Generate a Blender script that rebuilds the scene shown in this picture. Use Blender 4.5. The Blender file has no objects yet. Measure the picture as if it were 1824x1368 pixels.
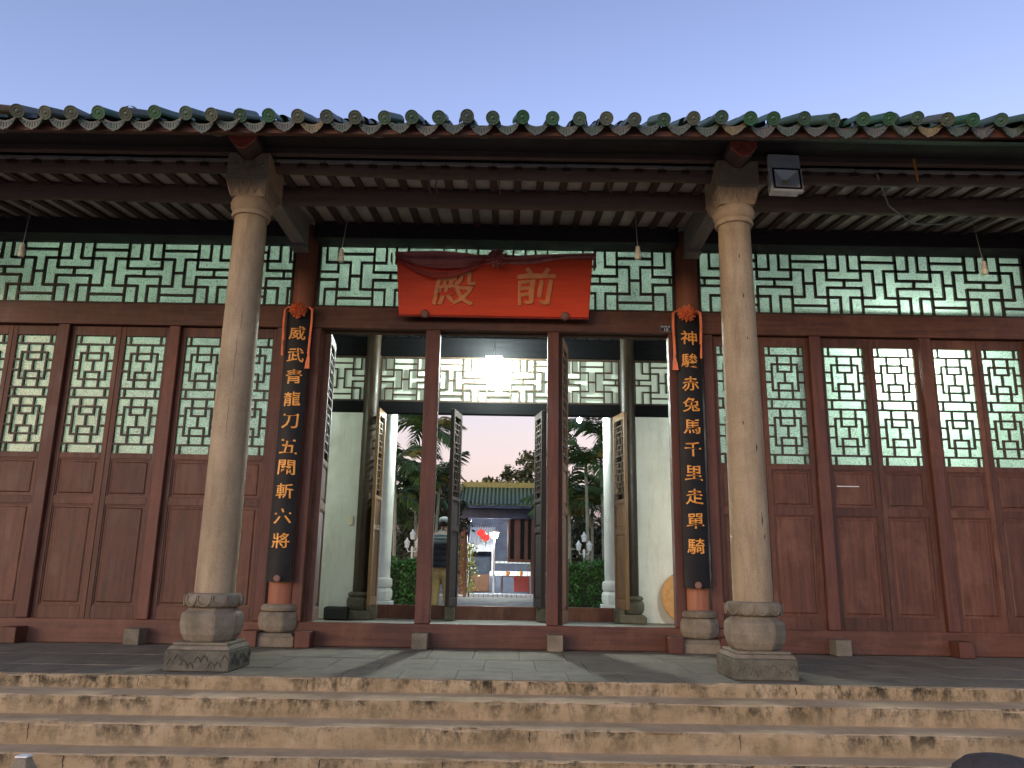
import bpy, bmesh, math, random
from mathutils import Vector, Matrix
random.seed(7)
PI = math.pi
S = bpy.context.scene
C = S.collection

# ------------------------------------------------------------------ camera
cd = bpy.data.cameras.new('camera')
cam = bpy.data.objects.new('camera', cd); C.objects.link(cam); S.camera = cam
cd.sensor_fit = 'HORIZONTAL'; cd.sensor_width = 36.0; cd.lens = 36.0 * 1422 / 1824
cd.clip_start = 0.05; cd.clip_end = 3000
def _cam(tilt, roll, yaw, loc):
    cy, sy = math.cos(yaw), math.sin(yaw)
    f = Vector((sy * math.cos(tilt), cy * math.cos(tilt), math.sin(tilt)))
    r = Vector((cy, -sy, 0)); u = r.cross(f)
    c, s = math.cos(roll), math.sin(roll)
    r2 = c * r + s * u; u2 = -s * r + c * u
    m = Matrix((r2, u2, -f)).transposed().to_4x4()
    m.translation = Vector(loc)
    cam.matrix_world = m
_cam(0.2287, 0.0161, 0.0013, (0.1827, -8.3463, 0.7699))

# ------------------------------------------------------------------ sky, sun, exposure (dusk, the sun just set behind the camera, to its left)
W = bpy.data.worlds.new('World'); S.world = W; W.use_nodes = True
wt = W.node_tree
sky = wt.nodes.new('ShaderNodeTexSky'); sky.sky_type = 'NISHITA'; sky.sun_disc = False
sky.sun_elevation = math.radians(-1.5); sky.sun_rotation = math.radians(180 + 28)
sky.air_density = 1.0; sky.dust_density = 1.0; sky.ozone_density = 1.85
# dusk tint by elevation only (same all round): paler and greyer towards the horizon, deeper towards the zenith
_tc = wt.nodes.new('ShaderNodeTexCoord'); _sp = wt.nodes.new('ShaderNodeSeparateXYZ'); wt.links.new(_tc.outputs['Generated'], _sp.inputs[0])
_sat = wt.nodes.new('ShaderNodeMapRange'); _sat.inputs['From Min'].default_value = 0.0; _sat.inputs['From Max'].default_value = 0.42; _sat.inputs['To Min'].default_value = 0.12; _sat.inputs['To Max'].default_value = 0.95
_val = wt.nodes.new('ShaderNodeMapRange'); _val.inputs['From Min'].default_value = 0.40; _val.inputs['From Max'].default_value = 1.0; _val.inputs['To Min'].default_value = 1.0; _val.inputs['To Max'].default_value = 0.27
wt.links.new(_sp.outputs['Z'], _sat.inputs['Value']); wt.links.new(_sp.outputs['Z'], _val.inputs['Value'])
_hs = wt.nodes.new('ShaderNodeHueSaturation'); wt.links.new(sky.outputs[0], _hs.inputs['Color']); wt.links.new(_sat.outputs[0], _hs.inputs['Saturation']); wt.links.new(_val.outputs[0], _hs.inputs['Value'])
_tm = wt.nodes.new('ShaderNodeMix'); _tm.data_type = 'RGBA'; _tm.blend_type = 'MULTIPLY'; _tm.inputs[0].default_value = 1.0; _tm.inputs[7].default_value = (1.03, 0.985, 1.03, 1)
wt.links.new(_hs.outputs[0], _tm.inputs[6]); wt.links.new(_tm.outputs[2], wt.nodes['Background'].inputs['Color'])
wt.nodes['Background'].inputs['Strength'].default_value = 0.15
sl = bpy.data.lights.new('sun', 'SUN'); sl.energy = 0.047; sl.angle = math.radians(28); sl.color = (1.0, 0.66, 0.30)
sun = bpy.data.objects.new('sun', sl); C.objects.link(sun)
_d = Vector((math.sin(math.radians(40)), math.cos(math.radians(40)), -math.tan(math.radians(7.0)))).normalized()
sun.rotation_euler = _d.to_track_quat('-Z', 'Y').to_euler(); sun.location = (-8, -12, 6)
vs = S.view_settings
vs.view_transform = 'Standard'; vs.look = 'None'; vs.gamma = 1.0; vs.use_curve_mapping = False
vs.exposure = 5.05
S.render.engine = 'CYCLES'
S.cycles.use_denoising = True
S.cycles.max_bounces = 7; S.cycles.diffuse_bounces = 4; S.cycles.transmission_bounces = 4; S.cycles.transparent_max_bounces = 8
S.cycles.sample_clamp_indirect = 4.0
S.cycles.caustics_reflective = False; S.cycles.caustics_refractive = False

# ------------------------------------------------------------------ materials
def _new(name):
    m = bpy.data.materials.new(name); m.use_nodes = True
    nt = m.node_tree; b = nt.nodes['Principled BSDF']
    return m, nt, b
def _n(nt, t, **k):
    n = nt.nodes.new(t)
    for a, v in k.items():
        if hasattr(n, a): setattr(n, a, v)
        else: n.inputs[a].default_value = v
    return n
def _ramp(nt, fac, stops):
    r = nt.nodes.new('ShaderNodeValToRGB'); e = r.color_ramp.elements
    while len(e) < len(stops): e.new(0.5)
    for i, (p, c) in enumerate(stops):
        e[i].position = p; e[i].color = (c if len(c) == 4 else (*c, 1)) if not isinstance(c, (int, float)) else (c, c, c, 1)
    nt.links.new(fac, r.inputs[0]); return r
def _coords(nt, scale=(1, 1, 1), rnd=True):
    tc = nt.nodes.new('ShaderNodeTexCoord'); mp = nt.nodes.new('ShaderNodeMapping'); mp.inputs['Scale'].default_value = scale
    if rnd:
        oi = nt.nodes.new('ShaderNodeObjectInfo')
        mu = nt.nodes.new('ShaderNodeMath'); mu.operation = 'MULTIPLY'; mu.inputs[1].default_value = 37.0
        ad = nt.nodes.new('ShaderNodeVectorMath'); ad.operation = 'ADD'
        nt.links.new(oi.outputs['Random'], mu.inputs[0]); nt.links.new(tc.outputs['Object'], ad.inputs[0]); nt.links.new(mu.outputs[0], ad.inputs[1])
        nt.links.new(ad.outputs[0], mp.inputs[0])
    else:
        nt.links.new(tc.outputs['Object'], mp.inputs[0])
    return mp.outputs[0]
def _mix(nt, fac, a, b, mode='MIX'):
    m = nt.nodes.new('ShaderNodeMix'); m.data_type = 'RGBA'; m.blend_type = mode
    for inp, v in ((m.inputs[0], fac), (m.inputs[6], a), (m.inputs[7], b)):
        if hasattr(v, 'is_output'): nt.links.new(v, inp)
        else: inp.default_value = v if isinstance(v, (int, float)) else (*v, 1) if len(v) == 3 else v
    return m.outputs[2]
def _bump(nt, b, h, strength=0.3, dist=0.01):
    bp = nt.nodes.new('ShaderNodeBump'); bp.inputs['Strength'].default_value = strength; bp.inputs['Distance'].default_value = dist
    nt.links.new(h, bp.inputs['Height']); nt.links.new(bp.outputs[0], b.inputs['Normal'])

def mat_wood(name, c1, c2, wear, axis='Z', rough=0.55, wear_amt=0.35, spec=0.35):
    m, nt, b = _new(name)
    sc = {'Z': (26, 26, 1.6), 'X': (1.6, 26, 26), 'Y': (26, 1.6, 26)}[axis]
    v = _coords(nt, sc); g = _n(nt, 'ShaderNodeTexNoise', Scale=1.0, Detail=6.0, Roughness=0.65); nt.links.new(v, g.inputs['Vector'])
    r = _ramp(nt, g.outputs[0], [(0.3, c1), (0.7, c2)])
    v2 = _coords(nt, (1.3, 1.3, 0.9)); w = _n(nt, 'ShaderNodeTexNoise', Scale=2.2, Detail=8.0, Roughness=0.7); nt.links.new(v2, w.inputs['Vector'])
    wr = _ramp(nt, w.outputs[0], [(0.48, 0.0), (0.78, wear_amt)])
    c = _mix(nt, wr.outputs[0], r.outputs[0], wear)
    v3 = _coords(nt, tuple(s * 0.55 for s in sc)); sc3 = _n(nt, 'ShaderNodeTexNoise', Scale=3.0, Detail=3.0, Roughness=0.8); nt.links.new(v3, sc3.inputs['Vector'])
    sr = _ramp(nt, sc3.outputs[0], [(0.66, 0.0), (0.74, 0.35)])
    c = _mix(nt, sr.outputs[0], c, tuple(x * 0.35 for x in c1))
    v4 = _coords(nt, (2.2, 2.2, 16.0) if axis == 'Z' else (16.0, 16.0, 16.0)); sf = _n(nt, 'ShaderNodeTexNoise', Scale=2.0, Detail=10.0, Roughness=0.85); nt.links.new(v4, sf.inputs['Vector'])
    sfr = _ramp(nt, sf.outputs[0], [(0.62, 0.0), (0.70, 0.45 * min(1, wear_amt * 1.6))])
    c = _mix(nt, sfr.outputs[0], c, tuple(min(1, x * 1.25) for x in wear))
    oi = nt.nodes.new('ShaderNodeObjectInfo'); tn = nt.nodes.new('ShaderNodeMapRange'); tn.inputs['To Min'].default_value = 0.78; tn.inputs['To Max'].default_value = 1.22
    nt.links.new(oi.outputs['Random'], tn.inputs['Value']); hv = nt.nodes.new('ShaderNodeHueSaturation'); nt.links.new(c, hv.inputs['Color']); nt.links.new(tn.outputs[0], hv.inputs['Value']); c = hv.outputs[0]
    nt.links.new(c, b.inputs['Base Color'])
    rr = _ramp(nt, w.outputs[0], [(0.3, rough - 0.12), (0.7, rough + 0.2)]); nt.links.new(rr.outputs[0], b.inputs['Roughness'])
    b.inputs['Specular IOR Level'].default_value = spec
    _bump(nt, b, g.outputs[0], 0.25, 0.004)
    return m
def mat_stone(name, c1, c2, dirt, rough=0.85, scale=6.0, dirt_amt=0.6, bump=0.35, streak=False):
    m, nt, b = _new(name)
    v = _coords(nt, (1, 1, 1)); g = _n(nt, 'ShaderNodeTexNoise', Scale=scale, Detail=9.0, Roughness=0.68); nt.links.new(v, g.inputs['Vector'])
    r = _ramp(nt, g.outputs[0], [(0.3, c1), (0.68, c2)])
    v2 = _coords(nt, (5, 5, 0.7) if streak else (1.6, 1.6, 1.6)); d = _n(nt, 'ShaderNodeTexNoise', Scale=1.6, Detail=7.0, Roughness=0.7); nt.links.new(v2, d.inputs['Vector'])
    dr = _ramp(nt, d.outputs[0], [(0.47, 0.0), (0.72, dirt_amt)])
    c = _mix(nt, dr.outputs[0], r.outputs[0], dirt)
    f = _n(nt, 'ShaderNodeTexNoise', Scale=90.0, Detail=2.0); nt.links.new(v, f.inputs['Vector'])
    c = _mix(nt, 0.25, c, f.outputs[0], 'OVERLAY')
    nt.links.new(c, b.inputs['Base Color']); b.inputs['Roughness'].default_value = rough; b.inputs['Specular IOR Level'].default_value = 0.25
    a = nt.nodes.new('ShaderNodeMath'); a.operation = 'ADD'; nt.links.new(g.outputs[0], a.inputs[0]); nt.links.new(f.outputs[0], a.inputs[1])
    _bump(nt, b, a.outputs[0], bump, 0.006)
    return m
def mat_plain(name, col, rough=0.5, metal=0.0, noise=0.25, scale=12.0, spec=0.4):
    m, nt, b = _new(name)
    v = _coords(nt); g = _n(nt, 'ShaderNodeTexNoise', Scale=scale, Detail=5.0, Roughness=0.65); nt.links.new(v, g.inputs['Vector'])
    r = _ramp(nt, g.outputs[0], [(0.3, tuple(x * (1 - noise) for x in col)), (0.7, tuple(min(1, x * (1 + noise)) for x in col))])
    nt.links.new(r.outputs[0], b.inputs['Base Color']); b.inputs['Roughness'].default_value = rough; b.inputs['Metallic'].default_value = metal
    b.inputs['Specular IOR Level'].default_value = spec
    _bump(nt, b, g.outputs[0], 0.12, 0.004)
    return m
def mat_step(name):
    # weathered tan render with black algae runs below each nosing (the step's own origin is its front top edge)
    m, nt, b = _new(name)
    tc = nt.nodes.new('ShaderNodeTexCoord'); sp = nt.nodes.new('ShaderNodeSeparateXYZ'); nt.links.new(tc.outputs['Object'], sp.inputs[0])
    v = _coords(nt, (1, 1, 1)); g = _n(nt, 'ShaderNodeTexNoise', Scale=2.4, Detail=9.0, Roughness=0.7); nt.links.new(v, g.inputs['Vector'])
    r = _ramp(nt, g.outputs[0], [(0.28, (0.24, 0.17, 0.09)), (0.5, (0.38, 0.275, 0.16)), (0.75, (0.47, 0.36, 0.23))])
    def lay(scale, nscale, lo, hi, amt, detail=10.0):
        vv = _coords(nt, scale); n = _n(nt, 'ShaderNodeTexNoise', Scale=nscale, Detail=detail, Roughness=0.78); nt.links.new(vv, n.inputs['Vector'])
        return n, _ramp(nt, n.outputs[0], [(lo, 0.0), (hi, amt)]).outputs[0]
    n1, broad = lay((1.0, 4.0, 2.0), 1.4, 0.37, 0.54, 1.0)
    n2, fine = lay((11, 3, 6.0), 1.0, 0.44, 0.57, 1.0, 14.0)
    m1 = nt.nodes.new('ShaderNodeMath'); m1.operation = 'MULTIPLY'; nt.links.new(broad, m1.inputs[0]); nt.links.new(fine, m1.inputs[1])
    # only the riser, most below the nosing
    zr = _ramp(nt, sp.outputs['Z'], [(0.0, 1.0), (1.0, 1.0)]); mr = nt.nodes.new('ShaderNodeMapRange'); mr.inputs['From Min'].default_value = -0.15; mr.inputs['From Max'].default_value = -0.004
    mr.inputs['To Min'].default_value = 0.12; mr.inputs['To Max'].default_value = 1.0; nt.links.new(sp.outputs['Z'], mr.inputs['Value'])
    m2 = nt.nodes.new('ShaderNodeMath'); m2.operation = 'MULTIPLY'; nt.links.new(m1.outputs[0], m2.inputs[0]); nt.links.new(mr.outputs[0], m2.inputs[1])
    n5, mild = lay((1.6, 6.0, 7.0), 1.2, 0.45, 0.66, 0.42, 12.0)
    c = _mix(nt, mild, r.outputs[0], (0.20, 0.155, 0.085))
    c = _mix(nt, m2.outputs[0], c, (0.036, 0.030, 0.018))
    n3, tread = lay((0.7, 5, 5), 1.3, 0.56, 0.7, 0.45)
    c = _mix(nt, tread, c, (0.15, 0.10, 0.065))
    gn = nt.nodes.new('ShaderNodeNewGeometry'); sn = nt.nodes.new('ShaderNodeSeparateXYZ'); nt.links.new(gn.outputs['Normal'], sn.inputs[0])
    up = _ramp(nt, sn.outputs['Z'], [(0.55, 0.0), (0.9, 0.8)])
    lit_tread = _ramp(nt, g.outputs[0], [(0.3, (0.52, 0.36, 0.20)), (0.7, (0.74, 0.54, 0.33))])     # light on the upward faces put into a paler tread colour
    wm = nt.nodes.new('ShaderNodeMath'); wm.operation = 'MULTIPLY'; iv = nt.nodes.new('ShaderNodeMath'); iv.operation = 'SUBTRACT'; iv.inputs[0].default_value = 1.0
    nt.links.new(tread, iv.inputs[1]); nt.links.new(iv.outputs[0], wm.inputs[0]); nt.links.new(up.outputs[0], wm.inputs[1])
    c = _mix(nt, wm.outputs[0], c, lit_tread.outputs[0])
    n4, spots = lay((6, 6, 6), 1.5, 0.66, 0.70, 0.7)
    c = _mix(nt, spots, c, (0.09, 0.06, 0.035))
    nt.links.new(c, b.inputs['Base Color']); b.inputs['Roughness'].default_value = 0.9; b.inputs['Specular IOR Level'].default_value = 0.2
    _bump(nt, b, n2.outputs[0], 0.35, 0.006)
    return m
def mat_glass(name, tcol, dcol, pat=60.0, patamt=0.35, tmix=0.7):
    m = bpy.data.materials.new(name); m.use_nodes = True; nt = m.node_tree
    out = nt.nodes['Material Output']; nt.nodes.remove(nt.nodes['Principled BSDF'])
    v = _coords(nt, (1, 1, 1)); vo = _n(nt, 'ShaderNodeTexVoronoi', Scale=pat); vo.feature = 'DISTANCE_TO_EDGE'; nt.links.new(v, vo.inputs['Vector'])
    pr = _ramp(nt, vo.outputs['Distance'], [(0.03, 1.0 - patamt), (0.12, 1.0)])
    n = _n(nt, 'ShaderNodeTexNoise', Scale=2.2, Detail=5.0, Roughness=0.6); nt.links.new(v, n.inputs['Vector'])
    nr = _ramp(nt, n.outputs[0], [(0.3, tuple(x * 0.6 for x in tcol)), (0.7, tcol)])
    tc = _mix(nt, 1.0, nr.outputs[0], pr.outputs[0], 'MULTIPLY')
    t = nt.nodes.new('ShaderNodeBsdfTranslucent'); nt.links.new(tc, t.inputs[0])
    d = nt.nodes.new('ShaderNodeBsdfDiffuse'); d.inputs[0].default_value = (*dcol, 1)
    g = nt.nodes.new('ShaderNodeBsdfGlossy'); g.inputs['Roughness'].default_value = 0.22
    m1 = nt.nodes.new('ShaderNodeMixShader'); m1.inputs[0].default_value = tmix; nt.links.new(d.outputs[0], m1.inputs[1]); nt.links.new(t.outputs[0], m1.inputs[2])
    m2 = nt.nodes.new('ShaderNodeMixShader'); m2.inputs[0].default_value = 0.05; nt.links.new(m1.outputs[0], m2.inputs[1]); nt.links.new(g.outputs[0], m2.inputs[2])
    bp = nt.nodes.new('ShaderNodeBump'); bp.inputs['Strength'].default_value = 0.3; bp.inputs['Distance'].default_value = 0.003
    nt.links.new(vo.outputs['Distance'], bp.inputs['Height']); nt.links.new(bp.outputs[0], g.inputs['Normal'])
    nt.links.new(m2.outputs[0], out.inputs[0]); return m
def mat_emit(name, col, st):
    m, nt, b = _new(name); b.inputs['Base Color'].default_value = (*col, 1)
    b.inputs['Emission Color'].default_value = (*col, 1); b.inputs['Emission Strength'].default_value = st; return m
def mat_random(name, stops, rough=0.35, spec=0.5, dirt=(0.05, 0.05, 0.035), scale=25.0):
    m, nt, b = _new(name)
    oi = nt.nodes.new('ShaderNodeObjectInfo'); r = _ramp(nt, oi.outputs['Random'], stops); r.color_ramp.interpolation = 'CONSTANT'
    v = _coords(nt); g = _n(nt, 'ShaderNodeTexNoise', Scale=scale, Detail=7.0, Roughness=0.7); nt.links.new(v, g.inputs['Vector'])
    dr = _ramp(nt, g.outputs[0], [(0.42, 0.0), (0.7, 0.85)]); c = _mix(nt, dr.outputs[0], r.outputs[0], dirt)
    nt.links.new(c, b.inputs['Base Color']); b.inputs['Roughness'].default_value = rough; b.inputs['Specular IOR Level'].default_value = spec
    _bump(nt, b, g.outputs[0], 0.4, 0.004); return m
def mat_leaf(name, c1, c2, rough=0.5):
    m, nt, b = _new(name)
    g = nt.nodes.new('ShaderNodeNewGeometry'); r = _ramp(nt, g.outputs['Random Per Island'], [(0.0, c1), (1.0, c2)])
    nt.links.new(r.outputs[0], b.inputs['Base Color']); b.inputs['Roughness'].default_value = rough; b.inputs['Specular IOR Level'].default_value = 0.35
    return m

M = {}
M['door'] = mat_wood('door_wood', (0.060, 0.022, 0.012), (0.135, 0.048, 0.026), (0.25, 0.13, 0.085), 'Z', wear_amt=0.6)
M['frame'] = mat_wood('frame_wood', (0.066, 0.024, 0.014), (0.135, 0.050, 0.028), (0.25, 0.13, 0.085), 'X', wear_amt=0.55)
M['post'] = mat_wood('post_wood', (0.075, 0.027, 0.017), (0.14, 0.047, 0.029), (0.25, 0.12, 0.08), 'Z', wear_amt=0.5)
M['column_wood'] = mat_wood('column_wood', (0.22, 0.075, 0.04), (0.32, 0.12, 0.06), (0.4, 0.2, 0.12), 'Z', wear_amt=0.4)
M['lattice'] = mat_wood('lattice_wood', (0.035, 0.022, 0.014), (0.06, 0.036, 0.022), (0.09, 0.06, 0.04), 'Z', wear_amt=0.2)
M['beam'] = mat_wood('beam_wood', (0.105, 0.066, 0.048), (0.18, 0.115, 0.085), (0.22, 0.165, 0.14), 'X', rough=0.7, wear_amt=0.4)
M['beam_black'] = mat_wood('black_beam_wood', (0.006, 0.006, 0.007), (0.011, 0.011, 0.012), (0.02, 0.02, 0.02), 'X', rough=0.75, wear_amt=0.2, spec=0.04)  # near-black timber for the inner beams, rafters and ceiling
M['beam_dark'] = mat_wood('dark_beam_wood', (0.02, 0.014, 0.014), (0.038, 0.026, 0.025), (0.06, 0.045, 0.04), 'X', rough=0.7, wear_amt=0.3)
M['rafter'] = mat_wood('rafter_wood', (0.05, 0.028, 0.02), (0.08, 0.046, 0.033), (0.11, 0.08, 0.06), 'Y', rough=0.75, wear_amt=0.3)
M['tie'] = mat_wood('tie_beam_wood', (0.20, 0.16, 0.135), (0.29, 0.24, 0.205), (0.38, 0.34, 0.30), 'Y', rough=0.75, wear_amt=0.5)
M['board'] = mat_stone('ceiling_tile', (0.40, 0.33, 0.28), (0.52, 0.45, 0.40), (0.22, 0.17, 0.13), scale=4.0, dirt_amt=0.6, bump=0.2)
M['red_end'] = mat_plain('red_beam_end', (0.62, 0.13, 0.075), 0.6, noise=0.3, scale=20)
M['fascia'] = mat_wood('fascia_wood', (0.09, 0.034, 0.022), (0.15, 0.056, 0.036), (0.28, 0.16, 0.12), 'X', wear_amt=0.4)
M['shaft'] = mat_stone('sandstone_shaft', (0.26, 0.19, 0.115), (0.40, 0.30, 0.185), (0.17, 0.115, 0.065), scale=3.0, dirt_amt=0.75, bump=0.2, streak=True, rough=0.7)
M['capital'] = mat_stone('sandstone_capital', (0.36, 0.26, 0.165), (0.50, 0.375, 0.245), (0.22, 0.15, 0.10), scale=7.0, dirt_amt=0.5, bump=0.3)
M['base'] = mat_stone('base_stone', (0.18, 0.145, 0.10), (0.27, 0.22, 0.155), (0.08, 0.07, 0.05), scale=9.0, dirt_amt=0.75, bump=0.6)
M['plinth'] = mat_stone('plinth_stone', (0.09, 0.082, 0.06), (0.165, 0.145, 0.105), (0.045, 0.042, 0.03), scale=10.0, dirt_amt=0.75, bump=0.7)
M['slab'] = mat_stone('floor_slab_stone', (0.17, 0.145, 0.10), (0.25, 0.21, 0.15), (0.09, 0.075, 0.05), scale=3.0, dirt_amt=0.7, bump=0.2, rough=0.8)
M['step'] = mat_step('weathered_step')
M['inner_floor'] = mat_stone('inner_floor_tile', (0.20, 0.19, 0.165), (0.28, 0.265, 0.235), (0.12, 0.11, 0.09), scale=3.0, dirt_amt=0.5, bump=0.15, rough=0.6)
M['plaster'] = mat_stone('white_plaster', (0.60, 0.62, 0.57), (0.74, 0.76, 0.70), (0.42, 0.43, 0.36), scale=1.6, dirt_amt=0.5, bump=0.12, streak=True)
M['white_col'] = mat_stone('whitewashed_column', (0.66, 0.67, 0.63), (0.78, 0.79, 0.75), (0.48, 0.5, 0.44), scale=3.0, dirt_amt=0.4, bump=0.15, streak=True)
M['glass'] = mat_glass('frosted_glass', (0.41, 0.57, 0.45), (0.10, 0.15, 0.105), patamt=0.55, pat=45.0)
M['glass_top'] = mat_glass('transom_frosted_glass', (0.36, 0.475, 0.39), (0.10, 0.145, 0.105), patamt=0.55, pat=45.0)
M['glass_back'] = mat_glass('back_frosted_glass', (0.70, 0.80, 0.70), (0.82, 0.88, 0.74), tmix=0.25, patamt=0.12)
M['tile'] = mat_random('glazed_green_tile', [(0.0, (0.03, 0.105, 0.045)), (0.25, (0.05, 0.10, 0.06)), (0.5, (0.04, 0.085, 0.05)), (0.68, (0.085, 0.095, 0.06)), (0.82, (0.065, 0.085, 0.065)), (0.95, (0.22, 0.12, 0.03))], rough=0.42, spec=0.35)
M['drip'] = mat_random('drip_tile_glaze', [(0.0, (0.062, 0.075, 0.04)), (0.35, (0.048, 0.068, 0.038)), (0.6, (0.075, 0.07, 0.046)), (0.8, (0.052, 0.06, 0.042)), (0.95, (0.17, 0.12, 0.035))], rough=0.45, dirt=(0.07, 0.06, 0.045))
M['pan'] = mat_plain('pan_tile_dark', (0.035, 0.055, 0.038), 0.45, noise=0.4)
M['sign_red'] = mat_wood('sign_red_lacquer', (0.62, 0.045, 0.006), (0.74, 0.065, 0.010), (0.58, 0.06, 0.015), 'X', rough=0.45, wear_amt=0.2)
M['sign_edge'] = mat_plain('sign_edge', (0.28, 0.02, 0.01), 0.5)
M['sign_gold'] = mat_plain('sign_character_gold', (0.74, 0.25, 0.06), 0.3, noise=0.15, spec=0.6)
M['black'] = mat_plain('black_lacquer', (0.012, 0.011, 0.011), 0.55, noise=0.4, scale=5, spec=0.2)
M['gold'] = mat_plain('gold_paint', (0.80, 0.34, 0.055), 0.45, noise=0.2, scale=30)
M['silk_orange'] = mat_plain('orange_silk', (0.80, 0.20, 0.075), 0.5, noise=0.2)
M['silk_red'] = mat_plain('faded_red_silk', (0.46, 0.085, 0.065), 0.55, noise=0.2)
M['silk_dull'] = mat_plain('dull_red_silk', (0.46, 0.15, 0.13), 0.6, noise=0.25)
M['peg'] = mat_plain('brown_peg', (0.20, 0.10, 0.075), 0.6)
M['ceramic'] = mat_plain('cream_ceramic', (0.72, 0.64, 0.47), 0.35, noise=0.1)
M['wire'] = mat_plain('grey_wire', (0.30, 0.27, 0.24), 0.6, noise=0.1)
M['steel'] = mat_plain('painted_aluminium', (0.80, 0.78, 0.74), 0.4, metal=0.0, noise=0.1)
M['mirror'] = mat_plain('reflector', (0.85, 0.84, 0.82), 0.4, metal=0.15, noise=0.05)
M['rubber'] = mat_plain('black_gasket', (0.012, 0.012, 0.012), 0.6)
M['led'] = mat_plain('yellow_led_chip', (0.80, 0.60, 0.10), 0.4)
M['plate_blue'] = mat_plain('navy_enamel', (0.02, 0.022, 0.05), 0.35, noise=0.1)
M['white_paint'] = mat_plain('white_paint', (0.80, 0.79, 0.76), 0.5, noise=0.06)
M['bark'] = mat_stone('bark', (0.09, 0.075, 0.055), (0.16, 0.135, 0.10), (0.05, 0.045, 0.035), scale=9, bump=0.8)
M['palm_bark'] = mat_stone('palm_bark', (0.27, 0.25, 0.18), (0.40, 0.37, 0.28), (0.1, 0.1, 0.06), scale=9, bump=0.5)
M['frond'] = mat_leaf('palm_frond', (0.05, 0.09, 0.025), (0.10, 0.155, 0.045))
M['frond_dry'] = mat_leaf('yellow_frond', (0.20, 0.15, 0.03), (0.28, 0.20, 0.04))
M['hedge'] = mat_leaf('hedge_leaf', (0.035, 0.11, 0.02), (0.08, 0.20, 0.04))
M['leaf'] = mat_leaf('tree_leaf', (0.04, 0.055, 0.018), (0.10, 0.095, 0.03))
M['leaf_dark'] = mat_leaf('dark_tree_leaf', (0.028, 0.035, 0.015), (0.065, 0.065, 0.025))
M['leaf_yellow'] = mat_leaf('yellow_shrub_leaf', (0.16, 0.22, 0.03), (0.42, 0.40, 0.06))
M['ground'] = mat_stone('courtyard_paving', (0.18, 0.17, 0.155), (0.27, 0.255, 0.23), (0.10, 0.095, 0.08), scale=2.0, dirt_amt=0.5)
M['bulb'] = mat_emit('lit_bulb', (0.90, 1.0, 0.95), 30.0)

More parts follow.
